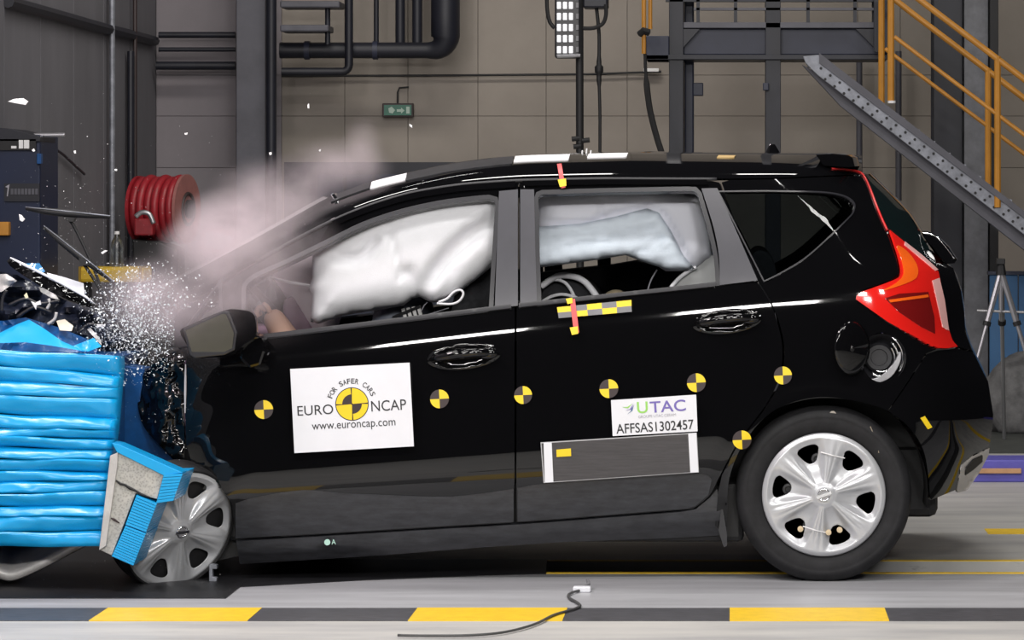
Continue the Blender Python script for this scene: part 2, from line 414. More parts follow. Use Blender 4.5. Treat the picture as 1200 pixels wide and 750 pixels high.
def Snorm(px, py, surf=S):
    e = .6
    a = Pv(px + e, py, surf(px + e, py)) - Pv(px - e, py, surf(px - e, py)); b = Pv(px, py + e, surf(px, py + e)) - Pv(px, py - e, surf(px, py - e))
    n = np.cross(b, a); n /= np.linalg.norm(n, axis=-1, keepdims=True) + 1e-12
    return n * np.where(n[:, 1:2] > 0, -1, 1)
def panel(name, outline, m, parent, holes=(), off=0., thick=.012, step=8., mirror=False, surf=S):
    V2, T = cdt(outline, holes, step)
    Y = surf(V2[:, 0], V2[:, 1]); N = Snorm(V2[:, 0], V2[:, 1], surf)
    V = Pv(V2[:, 0], V2[:, 1], Y) + N * off
    tri = V[T]; fn = np.cross(tri[:, 1] - tri[:, 0], tri[:, 2] - tri[:, 0]); flip = (fn * N[T[:, 0]]).sum(1) < 0
    T = T.copy(); T[flip] = T[flip][:, ::-1]
    faces = [tuple(t) for t in T]; VV = list(V); NN = list(N)
    if thick > 0:
        cnt = {}
        for t in T:
            for a, b in ((t[0], t[1]), (t[1], t[2]), (t[2], t[0])):
                k = (min(a, b), max(a, b)); cnt[k] = None if k in cnt else (a, b)
        acc = {}
        edges = [e for e in cnt.values() if e is not None]
        for a, b in edges:
            en = np.cross(V[b] - V[a], N[a]); en /= np.linalg.norm(en) + 1e-12
            for k in (a, b): acc[k] = acc.get(k, 0) + en
        idx = {}
        for k, en in acc.items():
            en = en / (np.linalg.norm(en) + 1e-12); idx[k] = len(VV)
            VV.append(V[k]); VV.append(V[k] - N[k] * thick); NN.append(en); NN.append(en)
        for a, b in edges:
            faces.append((idx[b], idx[a], idx[a] + 1, idx[b] + 1))
    VV = np.array(VV); NN = np.array(NN)
    o = mk(name, VV, faces, m, parent, True, NN)
    if mirror:
        V3 = VV.copy(); V3[:, 1] = CW - V3[:, 1]; N3 = NN.copy(); N3[:, 1] *= -1
        mk(name, V3, [f[::-1] for f in faces], m, parent, True, N3)
    return o
def inflate(name, outline, m, parent, Yc, T, R, creases=(), step=5., extra=None):
    V2, Tr = cdt(outline, (), step)
    d = seg_dist(V2, outline); u = np.clip(d / R, 0, 1); h = T * np.sqrt(np.clip(1 - (1 - u) ** 2, 0, 1))
    for line, depth, wd in creases:
        h = h - depth * np.exp(-(seg_dist(V2, line, False) / wd) ** 2) * u
    if extra is not None: h = h + extra(V2[:, 0], V2[:, 1]) * u
    edge = d < 1e-3
    Vf = Pv(V2[:, 0], V2[:, 1], Yc - h); n = len(V2); bi = np.arange(n); VV = list(Vf)
    for i in range(n):
        if not edge[i]: bi[i] = len(VV); VV.append(Pv(V2[i, 0], V2[i, 1], Yc + h[i] * .8))
    faces = []
    for t in Tr:
        a = Vf[t]; nn = np.cross(a[1] - a[0], a[2] - a[0]); t = t if nn[1] < 0 else t[::-1]
        faces.append(tuple(t)); faces.append(tuple(bi[t[::-1]]))
    return mk(name, VV, faces, m, parent, True)

# ================================================================== SETTING
def struct(o): o['kind'] = 'structure'; return o
XL = (183 - CX) / F * 24           # left wall plane
WY = 12.0                          # back wall plane
# floor: three slabs with the rail slot between them
yb0, yb1 = FY(728), FY(713); ys0, ys1 = FY(671), FY(658)
fb = MB().box((-7, -9, -.2), (6, yb0, 0)).box((-7, yb1, -.2), (6, ys0, 0)).box((-7, ys1, -.2), (6, WY + .2, 0)).box((-7, ys0, -.2), (6, ys1, -.09)).box((-7, yb0, -.2), (6, yb1, -.001))
floor = struct(fb.build('floor', M['concrete'], fix=False))
def flat(name, x0, y0, x1, y1, z, m, parent): return MB().box((x0, y0, z - .004), (x1, y1, z)).build(name, m, parent)
flat('grey_lane', -7, yb1 + .012, 6, ys0 - .05, .001, M['floorgrey'], floor)
for a, b in ((-7, -3.2),): pass
xpx = lambda px, Y: (px - CX) / F * (D0 + Y)
ends = [(104, 290), (478, 659), (855, 1042)]
x_prev = -7
for a, b in ends:
    xa, xb = xpx(a, yb0), xpx(b, yb0)
    flat('black_strip', x_prev, yb0, xa, yb1, .002, M['floorblack'], floor)
    flat('yellow_strip', xa, yb0, xb, yb1, .003, M['flooryellow'], floor); x_prev = xb
flat('black_strip', x_prev, yb0, 6, yb1, .002, M['floorblack'], floor)
flat('slot_edge_line', -7, ys0 - .045, 6, ys0 - .005, .0025, M['flooryellow'], floor)
flat('slot_edge_line', -7, ys1 + .005, 6, ys1 + .045, .0025, M['flooryellow'], floor)
MB().box((-7, ys0 + .10, -.09), (6, ys0 + .2, -.02)).build('guide_rail', M['steel'], floor)
MB().box((-7, ys0 + .001, -.089), (6, ys1 - .001, -.075)).build('slot_bed', M['black'], floor)
flat('yellow_strip', xpx(1155, 1.84), FY(626), 6, FY(620), .002, M['flooryellow'], floor)
flat('painted_shadow', xpx(-120, -.3), FY(702), xpx(275, -.3), 3.2, .004, M['plate'], floor)  # dark sheet painting the shadow beneath the barrier
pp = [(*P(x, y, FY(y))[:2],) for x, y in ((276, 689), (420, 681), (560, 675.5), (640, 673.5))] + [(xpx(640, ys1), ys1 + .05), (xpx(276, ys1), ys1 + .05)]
mk('painted_shadow', [(x, y, .0035) for x, y in pp] + [(x, y, .0) for x, y in pp], [list(range(6)), [11, 10, 9, 8, 7, 6]] + [(i, (i + 1) % 6, (i + 1) % 6 + 6, i + 6) for i in range(6)], M['plate'], floor)  # tapered dark sheet shaped to the car's floor shadow
flat('painted_shade', xpx(1000, 5), 6.0, 6, WY, .003, M['floorshade'], floor)  # dark sheet painting the shade beyond the kerb beam
# back wall of big panels
wall = struct(MB().box((XL - .3, WY + .06, 0), (6.5, WY + .3, 7)).build('wall_back', M['wall']))
xs_ = [183, 277, 330, 404, 478, 560, 640, 735, 800, 905, 1005, 1055, 1135, 1230, 1400]
zr = [0, 1.55, CZ + (HY - 136) / F * 24, CZ + (HY - 88) / F * 24, 3.6, 5.2, 7]
for i in range(len(xs_) - 1):
    for k in range(len(zr) - 1):
        MB().box((xpx(xs_[i], WY) + .0015, WY, zr[k] + .0015), (xpx(xs_[i + 1], WY) - .0015, WY + .06, zr[k + 1] - .0015)).build('wall_panel', M['wallmauve'] if i < 2 else M['wall'], wall, bevel=.0012)
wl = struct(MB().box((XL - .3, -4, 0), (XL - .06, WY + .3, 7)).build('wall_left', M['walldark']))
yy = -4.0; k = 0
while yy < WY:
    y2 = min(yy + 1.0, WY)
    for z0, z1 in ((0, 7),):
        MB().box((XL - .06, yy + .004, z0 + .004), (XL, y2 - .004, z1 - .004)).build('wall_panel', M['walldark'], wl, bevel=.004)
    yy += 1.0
# navy shutter behind the smoke
dr = struct(MB().prism([(333, 190), (620, 190), (620, 456), (333, 456)], WY - .06, WY + .01).build('door_1', M['beam']))
for i in range(7):
    MB().prism([(372 + i * 34, 204), (402 + i * 34, 204), (402 + i * 34, 450), (372 + i * 34, 450)], WY - .075, WY - .05).build('slat', M['navydoor'], dr, bevel=.003)

# ================================================================== BACKGROUND THINGS
def pz(py, Y): return P(0, py, Y)[2]
def vcol(name, label, x0, x1, Y, m, dep=.3, cat='column', top=7, z0=0.):
    a = xpx(x0, Y); b = xpx(x1, Y); r = thing(name, label, cat, ((a + b) / 2, Y + dep / 2, z0))
    MB().box((a, Y, z0), (b, Y + .02, top)).build('flange', m, r, bevel=.003)
    MB().box((a, Y + dep - .02, z0), (b, Y + dep, top)).build('flange', m, r, bevel=.003)
    MB().box(((a + b) / 2 - .01, Y + .02, z0), ((a + b) / 2 + .01, Y + dep - .02, top)).build('web', m, r)
    return r
vcol('steel_column', 'grey steel column rising behind the smoke, left of the navy shutter', 277, 311, 11.3, M['column'])
p = MB().tube([P(318, 470, 11.2), P(318, -300, 11.2)], .035, 12).build('downpipe', M['beam'], smooth=True); tag(p, 'dark downpipe running up beside the grey steel column', 'pipe')
def pipe(name, label, pts, Y, r_m, m, cat='pipe', group=None, seg=12):
    o = MB().tube([P(x, y, Y) for x, y in pts], r_m, seg).build(name, m, smooth=True, auto=1.2); tag(o, label, cat, group); return o
pipe('conduit', 'upper dark conduit on the wall left of the steel column', [(186, 41), (276, 41)], 11.8, .022, M['beam'])
pipe('conduit', 'middle dark conduit with clamps on the wall left of the steel column', [(186, 58), (276, 58)], 11.8, .016, M['beam'])
pipe('conduit', 'lowest dark conduit on the wall left of the steel column', [(183, 77), (276, 77)], 11.8, .03, M['beam'])
arc = [(512 + 20 * math.sin(a), 59 - 26 + 26 * math.cos(a)) for a in np.linspace(0, math.pi / 2, 9)]
arc = [(518 + 8 - 8 + 6 * 0 + 14 * math.sin(a) , 45 + 14 * math.cos(a)) for a in np.linspace(0, math.pi / 2, 9)]
r = thing('ventilation_duct', 'thick dark duct running along the wall and turning upward', 'duct', P(430, 59, 11.5))
MB().tube([P(x, y, 11.5) for x, y in [(328, 59), (420, 59), (500, 59)] + [(506 + 16 * math.sin(a), 43 + 16 * math.cos(a)) for a in np.linspace(0, math.pi / 2, 8)] + [(522, 20), (522, -200)]], [.055] * 3 + list(np.linspace(.06, .1, 8)) + [.1, .1], 16).build('duct_body', M['beam'], r, smooth=True, auto=1.2)
for x in (360, 440): MB().tube([P(x - 3, 59, 11.5), P(x + 3, 59, 11.5)], .064, 16).build('collar', M['beamblue'], r, smooth=True)
pipe('elbow_pipe', 'slim dark pipe dropping past the duct and bending left to the column', [(409, -200), (409, 74)] + [(401 + 8 * math.cos(a), 76 + 8 * math.sin(a)) for a in np.linspace(0, math.pi / 2, 6)] + [(330, 84)], 11.35, .028, M['beam'])
for x, rr, lab in ((441, .018, 'thinnest upright pipe above the duct'), (469, .034, 'dark upright pipe above the duct, middle of three'), (489, .036, 'dark upright pipe above the duct, next to its bend')):
    pipe('upright_pipe', lab, [(x, 52), (x, -200)], 11.6, rr, M['beam'])
for (x0, y0, x1, y1, lab) in ((328, 5, 398, 5, 'pale edged cable tray above the duct, near the column'), (328, 33, 385, 33, 'short dark cable tray just above the duct')):
    o = MB().pbox(x0, y0 - 4, x1, y0 + 4, 11.2, 11.5).build('cable_tray', M['column'], bevel=.01); tag(o, lab, 'tray')
pipe('hanging_pipe', 'short dark pipe hanging between the cable trays and duct', [(384, 5), (384, 52)], 11.3, .018, M['beam'])
pipe('wall_cable', 'black cable stretched level along the back wall', [(330, 89), (500, 88.5), (690, 87), (775, 84)], 11.95, .008, M['black'], 'cable')
# exit sign
r = thing('exit_sign', 'small green emergency exit sign on the back wall', 'sign', P(466, 136, 11.95))
MB().pbox(448, 121, 484, 137, 11.92, 11.99).build('frame', M['brown'], r, bevel=.004)
MB().pbox(450, 123, 482, 135, 11.905, 11.925).build('face', M['exitgreen'], r)
for k, poly in enumerate(([(455, 127), (459, 125), (463, 129), (460, 133), (456, 132)], [(465, 128), (470, 128), (470, 126), (474, 129.5), (470, 133), (470, 131), (465, 131)], [(476, 125), (480, 125), (480, 133), (476, 133)])):
    MB().prism(poly, 11.90, 11.906).build('pictogram', M['exitmark'], r)
pipe('sign_cable', 'thin bent cable above the exit sign', [(466, 121), (466, 108), (468, 103), (479, 102)], 11.97, .006, M['black'], 'cable')
# flood lamp on a stand
LY = 7.0
r = thing('flood_lamp', 'tall black flood lamp panel with lit cells on a stand', 'lamp', (xpx(680, LY), LY, 0))
MB().pbox(650, -90, 680, 68, LY, LY + .12).build('lamp_body', M['dark'], r, bevel=.01)
for i in range(12):
    y = 2 + 13 * (4 - i) + 0
    for c in range(3):
        MB().pbox(652.5 + c * 7, y, 657.5 + c * 7, y + 8.5, LY - .012, LY + .01).build('lamp_cell', M['lampface'], r, bevel=.004)
    MB().pbox(675, y + 1, 678, y + 7, LY - .012, LY + .01).build('side_cell', M['grey'], r)
MB().tube([P(x, y, LY - .03) for x, y in ((653, 66), (680, 65))], .010, 8).build('lower_bar', M['steel'], r)
MB().tube([P(x, y, LY + .05) for x, y in ((679, -60), (679.5, 170))] + [np.array((xpx(679.5, LY), LY + .05, .4))], .022, 12).build('stand_pole', M['black'], r, smooth=True)
MB().pbox(683, -30, 712, 9, LY + .05, LY + .25).build('power_box', M['beam'], r, bevel=.01)
MB().tube([P(x, y, LY + .05) for x, y in cr([(680, 33), (695, 33), (706, 28), (710, 18), (710, 5)], 5)], .011, 8).build('bracket', M['black'], r, smooth=True)
MB().tube([P(x, y, LY + .05) for x, y in cr([(650, 33), (644, 25), (641, 8), (641, -20)], 5)], .011, 8).build('bracket', M['black'], r, smooth=True)
for x, y in ((675, 163), (677, 172), (687, 165)): MB().tube([P(x - 5, y, LY + .03), P(x + 4, y - 1, LY + .03)], .014, 8).build('clamp_knob', M['black'], r, smooth=True)
for a in (0, 2.1, 4.2):
    MB().tube([(xpx(679.5, LY), LY + .05, .45), (xpx(679.5, LY) + .5 * math.cos(a), LY + .05 + .5 * math.sin(a), .015)], .014, 8).build('stand_leg', M['black'], r, smooth=True)
o = MB().tube([P(x, y, LY + .12) for x, y in cr([(699, 9), (702, 40), (702, 72), (702, 82), (702, 95), (703, 130), (703, 178), (702, 300)], 4)], [.010] * 8 + [.014] * 2 + [.024] * 4 + [.014] * 3 + [.009] * 12, 8).build('plug_cable', M['black'], smooth=True, auto=1.5)
tag(o, 'black hanging cable with a thick connector beside the lamp stand', 'cable')
# ochre post with strap
r = thing('strapped_post', 'ochre post end with a black strap hanging by the dark column', 'post', P(754, 64, 8))
MB().tube([P(754.5, -100, 8), P(754.5, 63, 8)], .013, 10).build('post', M['railor'], r, smooth=True)
MB().tube([P(762, -100, 8.1), P(762, 34, 8.1)], .012, 10).build('post', M['railor'], r, smooth=True)
MB().tube([P(750, 40, 8), P(754, 36, 7.98), P(760, 38, 8)], .022, 10).build('strap_knot', M['black'], r, smooth=True)
MB().tube([P(x, y, 8) for x, y in cr([(756, 63), (757, 90), (761, 125), (768, 155), (775, 178), (782, 200)], 4)], [.010] * 5 + [.018] * 16, 8).build('strap', M['black'], r, smooth=True)
o = MB().pbox(754, 80, 772, 84, 11.9, 11.96).build('wall_clip', M['debris'], bevel=.003); tag(o, 'small white clip fixed to the back wall below the ochre post', 'clip')
# mezzanine of dark steel
BY = 8.5
vcol('steel_column', 'dark blue steel column left of the mezzanine beam', 784, 801, BY, M['beam'], .3, top=6)
o = MB().pbox(802, -200, 813, 400, BY + .2, BY + .35).build('steel_strut', M['beamblue'], bevel=.01); tag(o, 'blue grey strut directly right of the dark blue column', 'strut')
vcol('steel_column', 'dark steel column under the middle of the mezzanine beam', 897, 915, BY, M['beam'], .3, top=6)
r = thing('mezzanine_beam', 'heavy dark blue beam carrying the mezzanine floor', 'beam', P(900, 68, BY))
MB().pbox(757, 42, 784, 70, BY - .02, BY + .3).build('beam_end', M['beamblue'], r, bevel=.005)
MB().pbox(801, 34, 1040, 64, BY + .05, BY + .3).build('beam_body', M['beamblue'], r, bevel=.005)
MB().pbox(801, 26, 1040, 33, BY, BY + .5).build('top_flange', M['column'], r, bevel=.004)
MB().pbox(757, 64, 1040, 70, BY - .02, BY + .4).build('lower_flange', M['beam'], r, bevel=.004)
for pl in ([(801, 34), (820, 34), (801, 55)], [(1024, 34), (1003, 34), (1024, 55)]):
    MB().prism(pl, BY + .0, BY + .03).build('gusset', M['beam'], r)
r = thing('mezzanine_railing', 'dark toe boards and rails above the mezzanine beam', 'railing', P(900, 26, BY))
MB().pbox(813, 9, 1040, 12, BY, BY + .05).build('rail', M['column'], r); MB().pbox(780, -8, 1040, 2, BY, BY + .05).build('rail', M['beam'], r)
for x in (816, 860, 945, 1000): MB().pbox(x, -60, x + 4, 26, BY, BY + .04).build('baluster', M['beam'], r)
MB().pbox(780, -160, 1040, -10, BY + .1, BY + .2).build('toe_board', M['beam'], r)
vcol('steel_column', 'dark steel column carrying the stair head', 1024, 1045, BY - .1, M['beam'], .3, top=6, z0=P(0, 62, BY)[2])
vcol('steel_column', 'wide dark steel column behind the ochre handrails', 1094, 1128, 9.2, M['beam'], .3, top=7)
vcol('concrete_column', 'rough grey column behind the tripod and stair', 1130, 1158, 9.1, M['colgrey'], .3, top=7)
vcol('steel_column', 'narrow black steel post right of the rough grey column', 1160, 1170, 9.0, M['black'], .2, top=7)
o = MB().pbox(894, 97, 901, 106, BY - .03, BY + .02).build('junction_box', M['beamblue'], bevel=.005); tag(o, 'small blue box on the column under the mezzanine beam', 'box')
o = MB().pbox(812, 97, 824, 112, BY + .2, BY + .32).build('junction_box', M['beamblue'], bevel=.005); tag(o, 'small blue box beside the blue grey strut', 'box')
for x, lab in ((1007, 'thin upright pipe under the stair, left one'), (1053, 'thin upright pipe under the stair, right one')):
    pipe('wall_pipe', lab, [(x, 60), (x, 235)], 11.85, .022, M['column'])
# stair
SY = 7.2
r = thing('staircase', 'galvanised perforated stair stringer descending to the right', 'staircase', P(1000, 180, SY))
sl = (250 - 72) / (1200 - 965.)
def sx(x, dy): return (x, 72 + (x - 958) * sl + dy)
MB().prism([(941, 66), (959, 64), sx(1500, 0), sx(1500, 24), sx(958, 16), (944, 74)], SY, SY + .03).build('stringer', M['galv'], r, bevel=.003)
MB().prism([sx(955, 14), sx(1500, 24), sx(1500, 46), sx(985, 32), (940, 76)], SY + .10, SY + .16).build('lower_stringer', M['column'], r, bevel=.003)
MB().prism([(960, 62), sx(1500, -4), sx(1500, 0), sx(960, 0)], SY - .02, SY + .1).build('top_flange', M['column'], r)
for k in range(49):
    x = 962 + k * 11
    for dy in (5, 14):
        c = P(*sx(x + (5 if dy > 9 else 0), dy), SY - .004)
        MB().lathe([(.008, -.001), (.008, .004)], c, 'y', 8).build('bolt_hole', M['black'], r)
for k in range(30):
    x = 950 + k * 18; q = sx(x, 4)
    MB().pbox(q[0], q[1], q[0] + 20, q[1] + 3, SY + .03, SY + .9).build('tread', M['galv'], r)
MB().prism([sx(955, 14), sx(1500, 24), sx(1500, 46), sx(985, 32), (940, 76)], SY + .9, SY + .94).build('far_stringer', M['column'], r)
def railing(label, Yr, dx, dy):
    q = thing('handrail', label, 'handrail', P(1100 + dx, 150 + dy, Yr))
    MB().tube([P(1078 + dx, 0 + dy, Yr), P(1165 + dx, 66 + dy, Yr), P(1500 + dx, 322 + dy, Yr)], .018, 10).build('rail', M['railor'], q, smooth=True)
    MB().tube([P(1040 + dx, -30 + dy, Yr), P(1078 + dx, 0 + dy, Yr)], .018, 10).build('rail', M['railor'], q, smooth=True)
    MB().tube([P(1048 + dx, 43 + dy, Yr), P(1167 + dx, 133 + dy, Yr), P(1500 + dx, 384 + dy, Yr)], .012, 10).build('rail', M['railor'], q, smooth=True)
    for x, ya, yb in ((1169, 66, 243), (1044, -20, 118), (1330, 192, 360), (1480, 306, 476)):
        MB().tube([P(x + dx, ya + dy, Yr), P(x + dx, yb + dy, Yr)], .019, 10).build('baluster', M['railor'], q, smooth=True)
railing('near ochre handrail of the stair', SY, 0, 0)
railing('far ochre handrail of the stair, farther from the camera', SY + .9, -11, 14)
o = MB().tube([P(1045, 118, SY), P(1045, 121, SY)], .022, 10).build('post_cap', M['debris'], smooth=True); tag(o, 'white cap at the foot of the stair head post', 'cap')
# right corner
r = thing('camera_tripod', 'silver camera tripod standing by the blue screen', 'tripod', (xpx(1176, 6.5), 6.5, 0))
TY = 6.5; hz = P(1172, 318, TY)
MB().pbox(1168, 303, 1178, 310, TY - .03, TY + .05).build('head_plate', M['black'], r, bevel=.004)
MB().tube([P(1173, 309, TY), P(1173, 322, TY)], [.02, .03], 10).build('head', M['black'], r, smooth=True)
for (x, y, yo) in ((1118, 480, -.1), (1236, 480, -.1), (1177, 450, .5)):
    a = np.array(P(1173, 318, TY)); bq = P(x, y, TY + yo); bq = np.array((bq[0], bq[1], .01)); m_ = a + (bq - a) * .30
    lg = MB().tube([a, m_], .016, 8).build('leg', M['silver'], r, smooth=True)
    MB().tube([m_, bq], .011, 8).build('leg_section', M['silver'], lg, smooth=True)
    MB().tube([m_ - (bq - a) * .012, m_ + (bq - a) * .012], .022, 8).build('leg_lock', M['black'], lg, smooth=True)
MB().tube([P(1173, 320, TY), P(1173, 366, TY)], .011, 8).build('centre_post', M['silver'], r, smooth=True)
MB().tube([P(1145, 364, TY), P(1201, 366, TY)], .007, 8).build('spreader', M['silver'], r, smooth=True)
r = thing('blue_screen', 'blue panel screen standing behind the tripod', 'screen', P(1200, 440, 8.2))
for k in range(3): MB().pbox(1160 + k * 34, 322, 1193 + k * 34, 445, 8.2, 8.25).build('screen_panel', M['bluepanel'], r, bevel=.005)
MB().pbox(1158, 318, 1264, 322, 8.18, 8.27).build('top_edge', M['navy'], r)
# tarp lump
V, fs = ball(P(1215, 470, 7.72), (.35, .33, .28), 36, 20)
V = [tuple(np.array(v) * 1.0 + np.array((0, 0, 0)) + .045 * np.array(mnoise.noise_vector(Vector(v) * 6)) + .02 * np.array(mnoise.noise_vector(Vector(v) * 16))) for v in V]
V = [(x, y, max(z, .0)) for x, y, z in V]
o = mk('tarpaulin_bundle', V, fs, M['tarp'], smooth=True); tag(o, 'crumpled grey tarpaulin bundle behind the car at the right', 'tarpaulin')
r = thing('kerb_beam', 'low purple beam with a wooden strip behind the car at right', 'beam', (xpx(1180, 4.2), 4.3, 0))
MB().box((xpx(780, 4.2), 4.2, 0), (6, 4.5, pz(539, 4.2))).build('beam_body', M['purple'], r, bevel=.006)
MB().pbox(1000, 549, 1197, 555, 4.185, 4.2).build('wood_strip', M['wood'], r, bevel=.003)
# left corner
r = thing('wall_cabinet', 'navy cabinet against the left wall with a small window and plate', 'cabinet', (xpx(20, 6.6), 6.85, 0))
CY = 6.6
MB().pbox(-8, 158, 47, 470, CY, CY + .5).build('body', M['navy'], r, bevel=.01)
MB().prism([(-8, 149), (14, 151), (47, 160), (47, 166), (-8, 166)], CY - .02, CY + .4).build('hood', M['beam'], r, bevel=.004)
MB().pbox(-6, 163, 42, 176, CY - .02, CY + .01).build('window_strip', M['black'], r)
for x0, x1 in ((22, 27), (28, 34), (13, 19)): MB().pbox(x0, 164 + (7 if x0 == 13 else 0), x1, 174, CY - .03, CY - .015).build('indicator', M['debris'], r)
MB().pbox(5, 215, 46, 236, CY - .015, CY + .01).build('name_plate', M['beam'], r)
MB().prism([(6, 219), (11, 216), (9, 230), (8, 230), (9, 220)], CY - .02, CY - .014).build('plate_mark', M['greyink'], r)
for k in range(8): MB().pbox(12.5 + k * 4.1, 221, 15.6 + k * 4.1, 228, CY - .02, CY - .014).build('plate_mark', M['column'], r)
MB().pbox(-4, 260, 10, 276, CY - .06, CY).build('latch', M['railor'], r, bevel=.005)
MB().pbox(43, 180, 48, 192, CY - .03, CY + .02).build('hinge', M['bluedark'], r, bevel=.003)
o = MB().tube([P(40, 158.5, 6.7), P(76, 158, 6.7)], .012, 10).build('handle_rod', M['silver'], smooth=True); tag(o, 'short silver rod sticking out from the navy cabinet top', 'rod')
def wallx(px, X=XL): return X / ((px - CX) / F) - D0
for px, lab, m_, rr, y0, y1 in ((126, 'pale upright pipe on the left wall', M['galv'], .018, -50, 312), (148, 'dark upright pipe on the left wall near the hose reel', M['beam'], .024, 60, 320), (153, 'slim red brown pipe beside the dark upright pipe', M['brown'], .014, -50, 320)):
    Yp = wallx(px) - .05
    o = MB().tube([P(px, y0, Yp) + np.array((.03, 0, 0)), P(px, y1, Yp) + np.array((.03, 0, 0))], rr, 10).build('wall_pipe', m_, smooth=True); tag(o, lab, 'pipe')
def wall_line(name, label, pts, rr, m_):
    o = MB().tube([P(x, y, wallx(x)) + np.array((.02, 0, 0)) for x, y in pts], rr, 8).build(name, m_, smooth=True); tag(o, label, 'cable')
wall_line('wall_conduit', 'dark conduit sloping along the top of the left wall', [(5, 2), (60, 17), (110, 31), (178, 48)], .035, M['beam'])
wall_line('slack_cable', 'thin slack cord on the left wall beside the cabinet', [(49, 166), (70, 181), (95, 204)], .008, M['beam'])
# hose reel
r = thing('hose_reel', 'red hose reel mounted in the back left corner', 'hose reel', P(193, 300, 10.2))
ax = np.array((.97, -.22, 0.)); ax /= np.linalg.norm(ax); cR = P(192, 245, 10.2)
def ringpts(c, rad, n=40):
    u = np.cross(ax, (0, 0, 1)); u /= np.linalg.norm(u); return [c + rad * (u * math.cos(a) + np.array((0, 0, 1)) * math.sin(a)) for a in np.linspace(0, 2 * math.pi, n, endpoint=False)]
def disc(c, rad, th, name, m_):
    A = ringpts(c - ax * th / 2, rad); B = ringpts(c + ax * th / 2, rad); n = len(A)
    MB().add(A + B, [list(range(n)), [i + n for i in range(n)][::-1]] + [(i, (i + 1) % n, (i + 1) % n + n, i + n) for i in range(n)]).build(name, m_, r, smooth=True, auto=.7)
disc(cR + ax * .155, .225, .02, 'flange', mat('reel_flange', (.30, .12, .11), .45, var=.2))
disc(cR - ax * .17, .215, .02, 'flange', M['red'])
for k, t in enumerate(np.linspace(-.135, .115, 6)):
    MB().tube(ringpts(cR + ax * t, .185 + .012 * (k % 2)), .027, 10, closed=True).build('hose_turn', M['red'], r, smooth=True, auto=2)
MB().tube(ringpts(cR + ax * .167, .10), .012, 8, closed=True).build('spoke_ring', M['brown'], r, smooth=True, auto=2)
disc(cR + ax * .16, .06, .05, 'hub', M['black'])
MB().tube([P(x, y, 9.85) for x, y in cr([(159, 254), (166, 249), (175, 251), (180, 262)], 5)], .016, 8).build('valve_pipe', M['steel'], r, smooth=True, auto=2)
MB().pbox(157, 256, 179, 276, 9.9, 10.0).build('valve_box', M['red'], r, bevel=.01)
MB().prism([(155, 280), (185, 283), (208, 292), (208, 470), (160, 470)], 10.0, 10.3).build('bracket', M['black'], r, bevel=.01)
r = thing('ochre_bollard', 'yellow padded beam lying in front of the left wall', 'beam', P(128, 332, 8))
MB().pbox(91, 313, 168, 331, 8, 8.3).build('pad', M['ochre'], r, bevel=.02)
for x in (93, 164): MB().pbox(x - 1, 312.4, x + 1.5, 331.4, 7.99, 8.31).build('end_band', mat('ochre_dark', (.30, .18, .01), .5), r)
for x in (100, 158): MB().box((xpx(x, 8.15) - .03, 8.1, 0), (xpx(x, 8.15) + .03, 8.2, pz(331, 8))).build('support_leg', M['beam'], r)
r = thing('plastic_bottle', 'clear plastic bottle standing on the yellow beam', 'bottle', P(137, 313, 8.1))
c = P(137, 313, 8.15); s_ = 20.15 / F
MB().lathe([(0, 0), (7 * s_, 0), (8 * s_, 3 * s_), (7.2 * s_, 18 * s_), (8 * s_, 22 * s_), (6 * s_, 31 * s_), (2.6 * s_, 36 * s_), (2.6 * s_, 39 * s_)], c, 'z', 20).build('bottle_body', M['frost'], r, smooth=True)
MB().lathe([(3 * s_, 38.5 * s_), (3 * s_, 42 * s_), (0, 42 * s_)], c, 'z', 16).build('bottle_cap', M['debris'], r, smooth=True)

# ================================================================== DEFORMABLE BARRIER
BF = -.30
bar = thing('deformable_barrier', 'bright blue folded aluminium crash barrier crushed against the car front', 'barrier', (xpx(40, 0), .1, 0))
YLs = [405, 421, 440, 460, 481.5, 498, 509, 521.5, 536, 551, 566, 582, 594, 604, 626, 641]
YRs = [417, 440, 454, 467.5, 490, 504, 515, 526.5, 539, 553, 563, 575, 592, 606, 622, 640]
def xr_(y): return np.interp(y, [405, 430, 500, 540, 600, 641], [137, 138, 133, 128, 126, 122])
for i in range(len(YLs) - 1):
    rows = []
    for s in np.linspace(0, 1, 9):
        yl = YLs[i] + (YLs[i + 1] - YLs[i]) * s; yr = YRs[i] + (YRs[i + 1] - YRs[i]) * s
        bul = math.sin(math.pi * min(max(s, 0), 1)) ** .35
        row = [P(-90, yl, .45)]
        x1 = xr_(yr)
        for u in np.linspace(0, 1, 40):
            x = -90 + (x1 + 90) * u
            y = yl + (yr - yl) * max(0, u * 1.0) + 1.0 * math.sin(x * .043 + i * 1.7) * math.sin(math.pi * u)
            wob = .007 * mnoise.noise(Vector((x * .018, i * 3.1, s * .8))) + .004 * mnoise.noise(Vector((x * .07, i * 5.3 + 9, s * 2)))
            Y = BF - .013 * bul + .030 * (s - .5) * math.sin(i * 2.4 + x * .013) + wob + .012 * (u > .985)
            row.append(P(x, y, Y))
        row.append(P(x1 + 3.2, yr, BF + .02)); row.append(P(x1 + 5 + 3.5 * (640 - yr) / 230, yr + .4, BF + .12))
        row.append(P(x1 + 7, yr, BF + .60))
        rows.append(row)
    V, fs = grid_mesh(rows)
    mk('fold', V, fs, M['blue'], bar, True, auto=1.0)
MB().box((P(-90, 420, BF)[0], BF + .05, P(0, 634, BF)[2]), (P(118, 420, BF)[0], .65, P(0, 424, BF)[2])).build('core', M['bluedark'], bar)
